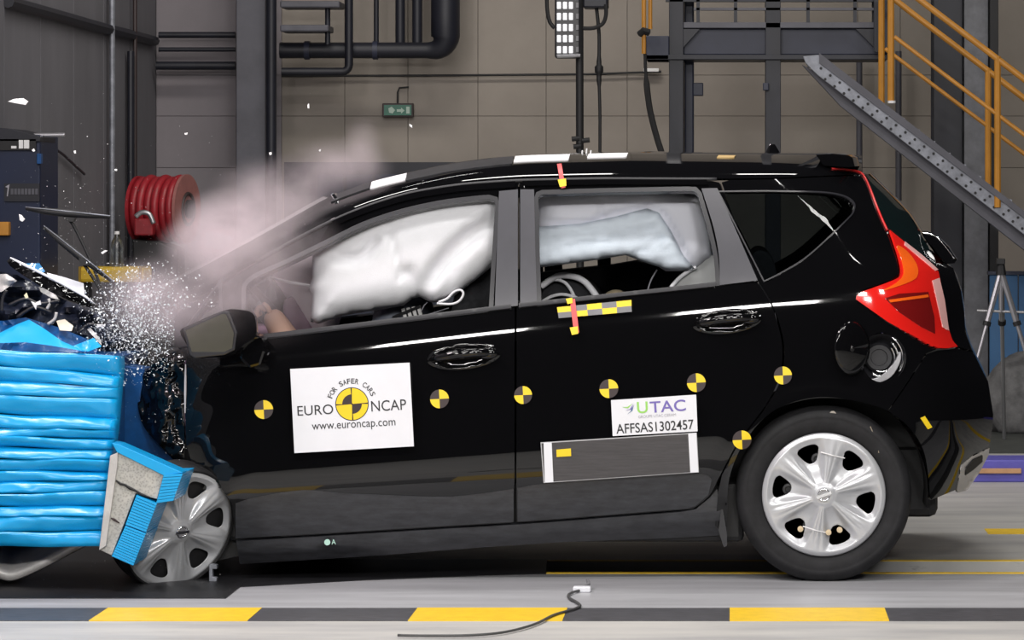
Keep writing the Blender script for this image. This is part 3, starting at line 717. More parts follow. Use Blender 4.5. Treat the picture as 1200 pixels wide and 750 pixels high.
# torn top flap
def sheet(name, poly, Y0, Ytilt, m, parent, th=.006, nz=.012, step=6, seed=0, fr=.05):
    V2, T = cdt(poly, (), step); ymin = V2[:, 1].min(); ymax = V2[:, 1].max()
    t = (ymax - V2[:, 1]) / (ymax - ymin + 1e-6)
    Yv = Y0 + Ytilt * t + np.array([nz * mnoise.noise(Vector((x * fr, y * fr * 1.4, seed))) for x, y in V2])
    A = Pv(V2[:, 0], V2[:, 1], Yv); B = Pv(V2[:, 0], V2[:, 1], Yv + th); n = len(A); fs = []
    cnt = {}
    for q in T:
        nn = np.cross(A[q[1]] - A[q[0]], A[q[2]] - A[q[0]]); q = q if nn[1] < 0 else q[::-1]
        fs.append(tuple(q)); fs.append(tuple(k + n for k in q[::-1]))
        for a, b in ((q[0], q[1]), (q[1], q[2]), (q[2], q[0])):
            k = (min(a, b), max(a, b)); cnt[k] = None if k in cnt else (a, b)
    for e in cnt.values():
        if e: fs.append((e[1], e[0], e[0] + n, e[1] + n))
    return mk(name, np.r_[A, B], fs, m, parent, True, auto=.9)
sheet('top_flap', [(-90, 398), (0, 390), (20, 380), (34, 374.5), (50, 384), (73, 400), (101, 412), (60, 405), (30, 401), (0, 402), (-90, 405)], BF - .02, .22, M['blue'], bar, nz=.05, seed=3, fr=.022)
sheet('torn_strip', [(84, 406), (110, 396), (119, 406), (103, 412)], BF + .02, .05, M['blue'], bar, nz=.03, seed=8)
sheet('rear_flap', [(-60, 372), (4, 376), (30, 372), (70, 384), (104, 398), (118, 414), (60, 412), (-60, 412)], BF + .30, .25, M['bluedark'], bar, nz=.08, seed=5)
# honeycomb end broken out of the barrier
HBY = -.36
MB().prism([(138, 530), (192, 556.5), (184, 585), (159, 578), (131, 651), (116, 644), (129, 536)], HBY, HBY + .26).build('honeycomb_core', M['honey'], bar, bevel=.002)
MB().prism([(129, 534), (138, 530), (137.5, 545), (124, 640), (116, 645)], HBY - .012, HBY + .02).build('cover_lip', M['alu'], bar, bevel=.002)
MB().prism([(131, 519), (140, 521), (214, 554), (192, 557.5), (137, 530)], HBY - .01, HBY + .10).build('top_skin', M['blue'], bar, bevel=.002)
MB().tube([P(x, y, HBY - .004) for x, y in ((136, 563), (141, 567), (146, 568), (152, 572), (159, 575), (165, 579), (176, 583))], [.003, .005, .004, .006, .004, .005, .002], 6).build('tear_line', M['black'], bar)
MB().tube([P(x, y, HBY - .003) for x, y in ((130, 607), (134, 609), (140, 613))], [.002, .005, .002], 6).build('tear_line', M['brown'], bar)
def ribbed(poly, n, name):
    a, b, c, d = [np.array(p, float) for p in poly]     # a-b top edge, d-c bottom edge
    mb = MB()
    for k in range(n):
        t0, t1 = k / n, (k + .86) / n
        q = [a + (d - a) * t0, b + (c - b) * t0, b + (c - b) * t1, a + (d - a) * t1]
        mb.prism([tuple(p) for p in q], HBY - .014, HBY + .24)
    mb.prism([tuple(p) for p in (a, b, c, d)], HBY - .004, HBY + .22)
    o = mb.build(name, M['blue'], bar); o['kind'] = 'stuff'; return o
ribbed([(192, 556), (214, 555), (203, 587), (183, 590)], 9, 'pleated_skin')
ribbed([(160, 580), (184, 590), (171, 624), (147, 615)], 11, 'pleated_skin')
ribbed([(147, 616), (171, 625), (156, 663), (131, 652)], 13, 'pleated_skin')
MB().box((P(-90, 0, BF)[0], 0., 0), (P(-40, 0, BF)[0], .6, P(0, 630, BF)[2])).build('mount_foot', M['beam'], bar)
# bent sheet under the barrier
rows = []
path = cr([(-60, 612), (-30, 652), (-8, 672), (8, 679), (22, 677), (45, 667), (70, 654), (100, 638)], 5)
for x, y in path:
    rows.append([P(x, y, -.11), P(x, y - 1, -.135), P(x + 1, y - 7, -.14), P(x + 1, y - 10, -.12), P(x + 1, y - 20, -.04), P(x + 1, y - 42, .06)])
V, fs = grid_mesh(rows)
o = mk('bent_metal_sheet', V, fs, M['alu'], smooth=True); tag(o, 'curved silver metal sheet hanging beneath the blue barrier', 'metal sheet')
so = o.modifiers.new('t', 'SOLIDIFY'); so.thickness = .006

# ================================================================== THE CAR
car = thing('hatchback_car', 'black five-door hatchback with crushed front and deployed airbags', 'car', (xpx(640, .85), .85, 0))
gap = 1.1
bl = lambda xs, dy=0: [(x, float(belt(x)) + dy) for x in xs]
dl = lambda xs, dy=0: [(x, float(drip(x)) + dy) for x in xs]
sl_ = lambda xs, dy=0: [(x, float(sill(x)) + dy) for x in xs]
ar = np.arange
WIN_F = cr([(288, 385), (288, 345), (290, 334), (303, 324), (338, 308), (382, 286.5), (426, 265), (470, 250), (514, 240), (556, 234.5), (576, 233)], 4)[:-1] + [(579.5, 235), (581, 240), (577, 300), (573.5, 360)] + [(x, float(belt(x)) - 2.5) for x in (570, 500, 430, 360, 315, 300)] + [(291, 392)]
WIN_Q = [(214, 390), (257, 333), (258, 366), (240, 374)]
WIN_R = [(634, 354), (632, 300), (630.5, 233)] + [(632, 229), (636, 227.5), (700, 225.5), (806, 223.5), (814, 224), (818, 228)] + cr([(818, 228), (829, 266), (836, 297), (838.5, 318)], 4)[1:] + [(839, 331)]
WIN_C = [(844, 226)] + cr([(900, 225.5), (960, 227), (986, 231), (998, 238), (999, 246), (991, 257), (948, 297.5), (916, 318), (896, 328)], 5)
ARCH = cr([(852, 606), (855, 559), (873, 517), (904, 483), (941, 469), (977, 466.5), (1012, 472), (1041, 482), (1066, 501.6), (1082, 527), (1088, 559), (1090, 586)], 5)
archL = [p for p in ARCH if p[0] <= 1041.2]; archR = [p for p in ARCH if p[0] >= 1040.9]
# doors
fd = bl(ar(310, 604, 14)) + [(604 - gap, float(belt(604)))] + [(604 - gap, 500), (603, 560)] + sl_(ar(600, 276, -16), -1) + [(276, 631), (272, 590), (255, 566), (224, 540), (218, 520), (216.5, 470), (217, 428), (222, 407), (260, 402)]
front_door = panel('front_door', fd, M['paint'], car, mirror=True, step=5)
SEAM = cr([(889, 331), (904, 356), (914, 385), (918, 412), (914, 444), (896, 478), (866, 518), (845, 557), (832, 581), (815, 595)], 5)
rd = bl(ar(605.5, 880, 12)) + [(887, 331.5)] + [(x - gap, y) for x, y in SEAM[1:-1]] + sl_(ar(812, 606, -14), -1) + [(605.5, 612), (605.2, 560), (605.2, 500)]
rear_door = panel('rear_door', rd, M['paint'], car, mirror=True, step=5)
ff = [(205, 403), (204, 372)] + dl(ar(214, 604, 10), 2.5) + [(607.5, float(drip(607)) + 2.5), (607.5, float(belt(607)) - .5)] + bl(ar(600, 206, -14), -.5)
fframe = panel('front_door_frame', ff, M['paint'], car, holes=[WIN_F, WIN_Q], mirror=True, thick=.03)
rf = [(609, float(belt(609)) - .5), (609, float(drip(609)) + 2.5)] + dl(ar(618, 842, 12), 2.5) + [(843, 214), (866, 274), (889, 330.5)] + bl(ar(880, 610, -14), -.5)
rframe = panel('rear_door_frame', rf, M['paint'], car, holes=[WIN_R], mirror=True, thick=.03)
for wn, pr, nm in ((WIN_F, fframe, 'front'), (WIN_R, rframe, 'rear')):
    panel('window_seal', offset_poly(wn, 4.5), M['seal'], pr, holes=[offset_poly(wn, -.5)], off=.004, thick=.012, step=6)
    panel('window_glass', offset_poly(wn, 1.5), M['glass'], car, off=-.014, thick=0, step=14, mirror=True)
panel('quarter_light_seal', offset_poly(WIN_Q, 3), M['seal'], fframe, holes=[offset_poly(WIN_Q, -.5)], off=.003, step=5)
panel('quarter_light', offset_poly(WIN_Q, 1), M['glass'], car, off=-.012, thick=0, step=14)
# satin pillar trims
panel('pillar_trim', [(585, 224.5), (607, 222.5), (607, 358.5), (580, 361)], M['trim'], fframe, off=.006, thick=.008)
panel('pillar_trim', [(609.8, 222.5), (626, 222.5), (627.5, 290), (629.5, 355.5), (609.8, 358.5)], M['trim'], rframe, off=.006, thick=.008)
panel('pillar_trim', [(822, 221.5), (840.5, 221)] + cr([(840.5, 221), (864, 274), (888, 329)], 5)[1:] + [(843.5, 334.5)] + cr([(843.5, 334.5), (842.5, 300), (836, 266), (822, 221.5)], 5)[1:-1], M['trim'], rframe, off=.006, thick=.008)
# belt mouldings
for xs, pr in ((ar(309, 605, 10), front_door), (ar(608, 846, 10), rear_door)):
    panel('belt_moulding', bl(xs, -4.0) + bl(xs[::-1], 1.0), M['seal'], pr, off=.008, thick=.012, step=5)
# rear quarter
qp = [(846, 213.5)] + dl(ar(856, 986, 12), 1.5) + [(1000, 206), (1010, 206), (1015, 212), (1025, 237), (1037, 266.5), (1041, 273), (1043, 279), (1051, 304), (1053.5, 320.5), (1043, 328.5), (1008, 341), (1004, 346.5), (1042, 374), (1082, 398), (1097, 405), (1097, 409.5), (1085, 414), (1064, 447), (1041, 480.5)] + [p for p in archL[::-1]] + [(850, 626), (838, 616), (842, 575)] + [(x + gap, y) for x, y in SEAM[::-1] if y < 560] + [(866, 273)]
FUEL = [(1033 + 23 * math.cos(a), 419 + 29 * math.sin(a)) for a in np.linspace(0, 2 * math.pi, 28, endpoint=False)]
quarter = panel('rear_quarter', qp, M['paint'], car, holes=[WIN_C, FUEL], step=5)
panel('rear_quarter', qp, M['paint'], car, holes=[WIN_C], step=9, mirror=False, surf=S) if False else None
V2, T = cdt(qp, [WIN_C], 9); Yq = S(V2[:, 0], V2[:, 1]); Vq = Pv(V2[:, 0], V2[:, 1], Yq); Vq[:, 1] = CW - Vq[:, 1]
mk('rear_quarter', Vq, [tuple(t) for t in T], M['paint'], car, True)
panel('quarter_glass', offset_poly(WIN_C, 1.5), M['dglass'], car, off=-.006, thick=0, step=12, mirror=True)
panel('quarter_glass_trim', offset_poly(WIN_C, 2.2), M['seal'], quarter, holes=[offset_poly(WIN_C, .6)], off=.004, thick=.01, step=5)
# roof, pillar, windscreen
def roofrow(px):
    d = float(drip(px)); t = float(topl(px)); r = []
    for v in np.linspace(0, 1, 13):
        y = d + (t - d) * v; r.append(P(px, y, float(S(px, y))))
    a = r[-1]; b = P(px, t, CW / 2); c = []
    for k in range(1, 9):
        u = k / 8; Y = a[1] + (CW / 2 - a[1]) * u
        z = a[2] + (b[2] - a[2] + .004) * math.sin(u * math.pi / 2)
        c.append(np.array((a[0], Y, z)))
    half = r + c
    far = [np.array((p[0], CW - p[1], p[2])) for p in half[:-1][::-1]]
    return half, far, r
rows = []
for px in np.r_[np.arange(388, 1000, 9), 1000, 1006, 1010]:
    h, f, _ = roofrow(px); rows.append(h + f)
V, fs = grid_mesh(rows); mk('roof', V, fs, M['paint'], car, True)
rows = [roofrow(px)[2] for px in np.arange(165, 393, 8)]
V, fs = grid_mesh(rows); mk('windscreen_pillar', V, fs, M['paint'], car, True)
V = [(x, CW - y, z) for x, y, z in V]; mk('windscreen_pillar', V, [f[::-1] for f in fs], M['paint'], car, True)
rows = []
for px in np.arange(150, 393, 9):
    h, f, r_ = roofrow(px); a = r_[-1]; row = []
    for u in np.linspace(-1, 1, 15):
        Y = CW / 2 + u * (CW / 2 - a[1]); k = 1 - u * u
        n_ = .01 * mnoise.noise(Vector((px * .03, u * 3, 2))) * (px < 300)
        row.append(np.array((a[0] - .05 * k + n_, Y, a[2] + .006 * k + n_)))
    rows.append(row)
V, fs = grid_mesh(rows); mk('windscreen', V, fs, M['wglass'], car, True)
# roof gutter lip above the doors
def lip(xs, dy, rr, m, nm):
    pts = [P(x, float(drip(x)) + dy, float(S(x, float(drip(x)) + dy)) - .004) for x in xs]
    MB().tube(pts, rr, 6).build(nm, m, car, smooth=True, auto=2)
lip(ar(300, 845, 9), .5, .006, M['rubber'], 'gutter_seal')
panel('drip_moulding', [(x, float(drip(x)) + 1 + .5) for x in ar(388, 606, 9)] + [(x, float(drip(x)) + 9) for x in ar(604, 388, -9)], M['paint'], fframe, off=.008, thick=.01, step=6)
panel('drip_moulding', [(x, float(drip(x)) + 1.5) for x in ar(612, 836, 9)] + [(x, float(drip(x)) + 8) for x in ar(830, 612, -9)], M['paint'], rframe, off=.008, thick=.01, step=6)
# tape along the roof edge
tl = lambda xs, dy: [(float(x), float(topl(x)) + dy) for x in xs]
tape = mat('roof_tape_dark', (.022, .022, .025), .4, var=.3, scale=30)
wt = mat('roof_tape_white', (.85, .85, .86), .35)
def rtape(x0, x1, d0, d1, m):
    xs = np.linspace(x0, x1, max(3, int((x1 - x0) / 8))); panel('roof_tape', tl(xs, d0) + tl(xs[::-1] - 2, d1), m, car, off=.004, thick=.004, step=4)
rtape(390, 435, 1.6, 8, tape); rtape(436, 477, 1.6, 9, wt); rtape(478, 602, 1.6, 10, tape); rtape(604, 668, 1.6, 8, wt); rtape(690, 736, 1.6, 6, wt); rtape(842, 862, 3.5, 6.0, mat('roof_tape_tan', (.5, .35, .15), .4))
for k, x in enumerate((682, 687, 692)):
    MB().tube([P(x, 181, .5), P(x + .6, 176 - k % 2 * 2, .5)], .003, 6).build('roof_sensor', M['debris'], car)
MB().prism([(387, 228), (391, 226), (396, 232), (392, 235)], .36, .46).build('roof_clip', M['chrome'], car, bevel=.003)
# roof antenna
c = P(905, 181, .85)
rows = []
for t in np.linspace(0, 1, 8):
    hw = .022 * (1 - t) + .003; l0 = P(894 + 8 * t, 184 - 15 * t, .85); l1 = P(917 - 9 * t, 184 - 15 * t, .85)
    rows.append([np.array((l0[0], .85, l0[2])), np.array(((l0[0] * 2 + l1[0]) / 3, .85 - hw, l0[2])), np.array((l1[0], .85 - hw * .6, l1[2])), np.array((l1[0], .85 + hw * .6, l1[2])), np.array(((l0[0] * 2 + l1[0]) / 3, .85 + hw, l0[2])), np.array((l0[0], .85, l0[2]))])
V, fs = grid_mesh(rows); mk('shark_fin_antenna', V, fs, M['paint'], car, True)
# rear spoiler
rows = []
for Y in np.linspace(.30, 1.40, 13):
    k = 1 - ((Y - .85) / .55) ** 4
    base = [P(x, y, .30) for x, y in ((966, 181.5), (985, 180), (1004, 182), (1009, 185), (1011.5, 195), (1004, 196), (975, 194))]
    rows.append([np.array((p[0] - .03 * (1 - k), Y, p[2] + .004 * k)) for p in base])
V, fs = grid_mesh(rows); n = len(rows[0]); fs += [list(range(n)), [len(V) - n + i for i in range(n)][::-1]]
mk('rear_spoiler', V, fs, M['paint'], car, True, auto=.7)
# red edged gap beside the hatch
gp = cr([(975, 197.5), (995, 199), (1008, 202), (1014, 209), (1020, 222), (1026, 238), (1033, 255), (1040, 270)], 4)
MB().tube([P(x, y, float(S(x, y)) - .006) for x, y in gp], .0045, 6).build('hatch_gap_seal', M['redline'], car, smooth=True, auto=2)
# hatch glass and tailgate corner on the wrap-around
RG = [(1011, 203), (1017, 204), (1039, 224), (1065, 251.5), (1086, 286), (1096, 304), (1097, 318), (1070, 296), (1043, 271), (1027, 237), (1017, 211)]
panel('rear_window_edge', RG, mat('rear_glass_dark', (.004, .010, .010), .05, coat=1), car, step=5, thick=.006, mirror=True)
TG = [(1098, 308), (1108, 309), (1117, 314), (1126, 340), (1130, 365), (1131, 388), (1139, 411), (1121, 406), (1110, 384), (1105.5, 352), (1099, 320)]
panel('tailgate_corner', TG, M['paint'], car, step=5, thick=.008, mirror=True)
BP = [(1086, 415), (1099, 410.5), (1122, 408.5), (1140, 413), (1158, 447), (1164, 486), (1162, 508), (1159, 524), (1140, 533), (1126, 545), (1120, 574), (1091, 586)] + archR[::-1][1:] + [(1065, 448)]
bump = panel('rear_bumper', BP, M['paint'], car, step=6, thick=.015, mirror=True)
LP = [(1159, 525), (1158, 533), (1146, 556), (1134, 574), (1122, 577), (1121, 574), (1126, 546), (1140, 534)]
panel('bumper_reflector', LP, mat('diffuser_grey', (.42, .40, .38), .25, coat=.6), car, step=5, thick=.01, off=.002)
panel('bumper_insert', [(1150, 533), (1139, 538), (1131, 547), (1130, 556), (1140, 549), (1150, 540)], M['black'], bump, step=4, off=.006, thick=.004)
def rear_strip(name, y0, y1, m, dx=.025):
    rows = []
    for y in np.linspace(y0, y1, 12):
        x = float(xsil(y)) - 1; a = P(x, y, float(S(x, y))); row = []
        for u in np.linspace(-1, 1, 13):
            row.append(np.array((a[0] + dx * (1 - u * u), CW / 2 + u * (CW / 2 - a[1]), a[2])))
        rows.append(row)
    V, fs = grid_mesh(rows); return mk(name, V, fs, m, car, True)
rear_strip('rear_window', 203, 306, MATS['rear_glass_dark']); tg = rear_strip('tailgate', 306, 411, M['paint']); rear_strip('rear_bumper_face', 411, 575, M['paint'])
# chrome hatch handle standing out
rows = []
for Y in np.linspace(.42, 1.28, 12):
    k = 1 - ((Y - .85) / .43) ** 2
    rows.append([np.array((p[0] + .02 * k, Y, p[2])) for p in [P(x, y, .5) for x, y in ((1079, 275), (1084, 271.5), (1096, 275), (1110, 289), (1120, 304), (1117, 308), (1106, 309), (1092, 290))]])
V, fs = grid_mesh(rows); n = 8; fs += [(i * n + n - 1, i * n, (i + 1) * n, (i + 1) * n + n - 1) for i in range(len(rows) - 1)] + [list(range(n)), [len(V) - n + i for i in range(n)][::-1]]
mk('tailgate_garnish', V, fs, M['paint'], car, True, auto=.6)
MB().tube([P(x, y, .42) for x, y in cr([(1081, 273), (1095, 276), (1108, 289), (1118, 303)], 4)], .005, 6).build('chrome_strip', M['chrome'], car, smooth=True, auto=2)
# tail lamp
TL = cr([(1041, 271), (1058, 285), (1080, 303), (1097.5, 319.5)], 3) + cr([(1097.5, 319.5), (1104, 352), (1109, 384), (1114, 400)], 3)[1:] + [(1120, 407), (1108, 409), (1097, 408.5), (1085, 403.5), (1040, 377.5), (1003, 351), (1004, 346.5), (1010, 342.5)] + cr([(1010, 342.5), (1044, 330), (1054, 322), (1052, 304), (1044, 279)], 4)[1:]
tlp = panel('tail_lamp', TL, M['redlens'], car, off=.009, thick=.008, step=3, mirror=True)
panel('amber_lens', cr([(1049, 290), (1060, 296), (1072, 312), (1072, 326), (1058, 334), (1032, 342), (1048, 333), (1057, 322), (1054, 304)], 4, True), M['orange_lens'], tlp, off=.0115, thick=.003, step=4)
panel('inner_lens', [(1036, 350), (1052, 345), (1085, 343), (1092, 372), (1093, 392), (1078, 384), (1052, 366)], M['redlens2'], tlp, off=.0115, thick=.003, step=5)
panel('painted_highlight', cr([(1058, 285), (1078, 301), (1097, 318)], 4) + cr([(1094, 319), (1076, 304), (1058, 289)], 4), M['lens_highlight'], tlp, off=.0115, thick=.003, step=4)  # highlight along the upper lamp edge, painted as a pale strip
panel('painted_highlight', [(1090, 330), (1098, 327), (1104, 352), (1109, 388), (1102, 384), (1095, 352)], M['lens_highlight'], tlp, off=.0115, thick=.003, step=4)  # painted highlight down the right side of the lamp
panel('lamp_filament', [(1040, 352), (1084, 346), (1085, 349), (1042, 355)], M['orange_lens'], tlp, off=.014, thick=.003, step=4)
# fuel flap and filler
c = P(1033, 419, .03)
cup = MB()
for (r0, r1, yy0, yy1) in ((.075, .055, -.03, .05),): pass
cup.lathe([(.085, -.032), (.082, -.02), (.066, .03), (.05, .045), (0, .045)], (c[0], .02, c[2]), 'y', 32, False)
fc = cup.build('fuel_filler', M['dark'], car, smooth=True, auto=1); fc.scale = (1, 1, 1)
MB().lathe([(.05, 0), (.052, -.02), (.044, -.028), (.030, -.028), (.028, -.018), (0, -.018)], (c[0] - .008, .06, c[2]), 'y', 28).build('filler_cap', M['dark'], car, smooth=True, auto=.6)
MB().prism(cr([(1012, 445), (1030, 442), (1047, 426), (1055, 412), (1055, 424), (1044, 442), (1024, 450)], 4, True), -.012, .02).build('filler_lip', M['steel'], fc, bevel=.004)
for rr_, a0_, a1_, w__, Yq_ in ((.060, -2.2, 1.0, .006, .02), (.046, -2.0, .8, .004, .03), (.074, -.9, 1.1, .004, -.005)):
    MB().tube([(c[0] + rr_ * math.cos(a), Yq_, c[2] + rr_ * 1.1 * math.sin(a)) for a in np.linspace(a0_, a1_, 16)], w__, 6).build('filler_ring', M['chrome'], fc, smooth=True, auto=2)
rows = []
for rr in np.linspace(0, 1, 8):
    rows.append([np.array((P(999 + 21 * rr * math.cos(a), 408 + 31 * rr * math.sin(a), -.06)[0], -.075 - .012 * (1 - rr * rr) + .06 * (math.cos(a) * rr * .5 + .5), P(0, 408 + 31 * rr * math.sin(a), -.06)[2])) for a in np.linspace(0, 2 * math.pi, 33)])
V, fs = grid_mesh(rows); ffl = mk('fuel_flap', V, fs, M['paint'], car, True); so = ffl.modifiers.new('t', 'SOLIDIFY'); so.thickness = .008
# sill and underbody
panel('sill', [(277, 634.5)] + sl_(ar(300, 812, 16), 1.5) + [(815, 597), (832, 583), (840, 573), (846, 590), (850, 627)] + [(800, 630), (664, 635), (571, 641), (430, 652), (281, 661)], M['dusty'], car, surf=lambda x, y: .028 + .0009 * np.maximum(0, np.asarray(y, float) - sill(x)) + .0018 * np.maximum(0, np.asarray(y, float) - sill(x) - 14) + 0 * np.asarray(x, float), thick=.03)
low = lambda x, y: S(x, y) - .0015
for xs_k, top in (((276, 602), [(276, 590), (300, 583), (354, 574.5), (400, 578), (447, 580), (529, 582), (602, 573)]), ((606.5, 832), [(606.5, 572), (638, 567), (720, 560), (800, 555.5), (826, 556), (834, 562)])):
    tp = cr(top, 4); bt = [(x, float(sill(x)) - 2) for x in np.arange(min(xs_k[1], 806), xs_k[0], -14)] + [(xs_k[0], float(sill(xs_k[0])) - 2)]
    panel('dusty_lower_skin', tp + ([(830, 580), (815, 593)] if xs_k[0] > 500 else []) + bt, M['dusty'], front_door if xs_k[0] < 500 else rear_door, surf=low, thick=.002, step=6)
MB().box((P(262, 0, 0)[0], .10, .13), (P(872, 0, 0)[0], 1.6, .34)).build('floor_pan', M['black'], car, bevel=.02)
MB().box((P(872, 0, 0)[0], .28, .20), (P(1105, 0, 0)[0], 1.42, .45)).build('rear_underbody', M['black'], car, bevel=.03)
MB().prism([(846, 590), (852, 626), (852, 640), (848, 641), (842, 622)], .03, .12).build('mud_flap', M['rubber'], car)
def half_arch(cx, cy, R, Y0, Y1, name):
    rows = [[P(cx, cy, 0) + np.array((R * math.cos(a), Y, R * math.sin(a))) for Y in (Y0, (Y0 + Y1) / 2, Y1)] for a in np.linspace(-.15, math.pi + .1, 24)]
    V, fs = grid_mesh(rows); mk(name, V, fs, M['black'], car, True)
    n0 = P(cx, cy, 0)
    V = [n0 + np.array((0, Y1, 0))] + [n0 + np.array((R * math.cos(a), Y1, R * math.sin(a))) for a in np.linspace(-.15, math.pi + .1, 24)]
    mk('arch_liner_back', V, [(0, i, i + 1) for i in range(1, 24)], M['black'], car)
half_arch(WRX, WRY, .365, .02, .32, 'arch_liner')
def wheel(center, spin, turn=None, flat_k=1.0):
    R = Matrix.Identity(3)
    if turn is not None: R = turn
    def X(vs): return [np.array(center) + np.array(R @ Vector(tuple(v))) for v in vs]
    t = MB(); seg = 96
    t.lathe([(.205, .05), (.214, .016), (.222, .012), (.236, .004), (.262, .0), (.270, .0015), (.273, .0), (.286, .006), (.299, .018), (.306, .034), (.309, .05), (.309, .075), (.303, .077), (.303, .083), (.309, .085), (.309, .115), (.303, .117), (.303, .123), (.309, .125), (.308, .15), (.300, .168), (.27, .185), (.21, .175)], (0, 0, 0), 'y', seg)
    if flat_k != 1: t.V = [(x * q_, y * (.6 if y > .02 else 1), z * q_) for (x, y, z) in t.V for q_ in [(.205 + (math.hypot(x, z) - .205) * flat_k) / math.hypot(x, z)]]
    ty = mk('wheel_tyre', X(t.V), t.F, M['tyre'], car, True, auto=.9)
    b = MB().lathe([(0, .05), (.205, .05), (.207, .06)], (0, 0, 0), 'y', 48); mk('wheel_rim', X(b.V), b.F, M['black'], ty)
    for k in range(5):
        a = 2 * math.pi * k / 5 + .5; b = MB().lathe([(.022, .05), (.020, .035), (.012, .034), (.010, .045), (0, .045)], (.125 * math.cos(a), 0, .125 * math.sin(a)), 'y', 14)
        mk('lug_nut', X(b.V), b.F, M['dark'], ty, True, auto=.8)
    NR, NT, RC = 44, 252, .2165
    V = []; G = []
    for i in range(NR + 1):
        r = i / NR
        for k in range(NT):
            a = 2 * math.pi * k / NT
            ph = ((a - spin + math.pi / 6) % (math.pi / 3)) - math.pi / 6          # 0 at the middle of a hole
            wv = math.radians(7.5 + 9 * (r - .5) / .35); g = (abs(r - .685) / .150) ** 3 + (abs(ph) / max(wv, .05)) ** 3
            rr, pp = r, ph
            if .35 < g < 1: pass
            V.append((r, a)); G.append((g, ph, wv))
    faces = []
    for i in range(NR):
        for k in range(NT):
            q = (i * NT + k, i * NT + (k + 1) % NT, (i + 1) * NT + (k + 1) % NT, (i + 1) * NT + k)
            if all(G[j][0] < 1 for j in q): continue
            faces.append(q)
    used = set(j for q in faces for j in q); W = []
    for j, (r, a) in enumerate(V):
        g, ph, wv = G[j]
        if j in used and g < 1 and g > 1e-6:
            s = g ** (-1 / 3); r2 = .685 + (r - .685) * s; a = a + ph * (s - 1); r = r2
        ph = ((a - spin + math.pi / 6) % (math.pi / 3)) - math.pi / 6; sp = 1 - abs(ph) / (math.pi / 6)     # 1 at hole, 0 at spoke ridge
        bell = max(0, math.sin(math.pi * min(1, max(0, (r - .20) / .72)))) ** .8
        h = .012 + .010 * (1 - r * r) - .026 * bell * (1 / (1 + math.exp(-(sp - .42) * 12)))
        h += .0035 * bell * math.exp(-((sp - .0) / .12) ** 2) * 0 - .003 * bell * math.exp(-((sp - .17) / .07) ** 2)
        if r > .93: h = h * (1 - (r - .93) / .07) + .004 * (r - .93) / .07
        if r < .17: h += .004 * (1 if r < .15 else (.17 - r) / .02)
        W.append((RC * r * math.cos(a), .010 - h, RC * r * math.sin(a)))
    cv = mk('wheel_cover', X(W), [q[::-1] for q in faces], M['cover'], ty, True)
    so = cv.modifiers.new('t', 'SOLIDIFY'); so.thickness = .003; so.offset = -1 if False else 1
    so.offset = -1
    e = MB().tube([(.020 * math.cos(a), -.0175, .020 * math.sin(a)) for a in np.linspace(0, 2 * math.pi, 24, endpoint=False)], .0035, 8, closed=True); mk('emblem_ring', X(e.V), e.F, M['chrome'], ty, True)
    ca, sa = math.cos(.35), math.sin(.35)
    e = MB().box((-.027, -.021, -.005), (.027, -.016, .005)); mk('emblem_bar', X([(x * ca - z * sa, y, x * sa + z * ca) for x, y, z in e.V]), e.F, M['chrome'], ty)
    e = MB().lathe([(0, -.0165), (.018, -.0165), (.018, -.014)], (0, 0, 0), 'y', 24); mk('emblem_back', X(e.V), e.F, M['steel'], ty)
    return ty, X
cw_ = P(WRX, WRY, .0)
tyr, Xr = wheel((cw_[0], -.004, .306), math.radians(-10))
# zip ties and marks on the rear wheel
def onwheel(px, py, h): q = P(px, py, -.01); return (q[0], -.004 - h, q[2])
for a, b in (((962, 530), (990, 537)), ((941, 617), (970, 625))):
    MB().tube([onwheel(a[0], a[1], .0), onwheel((a[0] + b[0]) / 2, (a[1] + b[1]) / 2, .02), onwheel(b[0], b[1], .0)], .0022, 6).build('cable_tie', M['debris'], tyr)
for x, y in ((938, 620), (971, 624), (984, 621)):
    MB().lathe([(.010, 0), (.010, -.014), (0, -.016)], onwheel(x, y, -.005), 'y', 14).build('tie_block', mat('tie_tan', (.62, .50, .32), .6), tyr, smooth=True)
MB().lathe([(.014, .006), (.013, -.001), (0, -.001)], onwheel(976, 486.5, -.008), 'y', 14).build('chalk_dot', mat('chalk', (.36, .33, .29), .8), tyr)
MB().tube([onwheel(*q, -.004) for q in ((1020, 500), (1025, 512), (1029, 522), (1030, 531))], .0018, 5).build('chalk_line', mat('chalk2', (.30, .26, .2), .8), tyr)
# far wheels
wheel((cw_[0], 1.704, .306), .4, turn=Matrix.Rotation(math.pi, 3, 'Z'))
# front wheel, twisted
axv = Vector((.63, -.71, -.29)).normalized()        # where the cover faces
maj = Vector((.41, .0, .91)); maj = (maj - axv * maj.dot(axv)).normalized(); third = maj.cross(axv)
# local: -Y -> axv, Z -> maj, X -> third'
Yl = -axv; Zl = maj; Xl = Yl.cross(Zl)
Rm = Matrix((Xl, Yl, Zl)).transposed()
cf = P(210.5, 621.5, -.05)
ftyr, Xf = wheel((cf[0], cf[1], cf[2]), math.radians(30), turn=Rm, flat_k=.22)
wheel((P(290, 0, .0)[0], 1.704, .306), .1, turn=Matrix.Rotation(math.pi, 3, 'Z'))
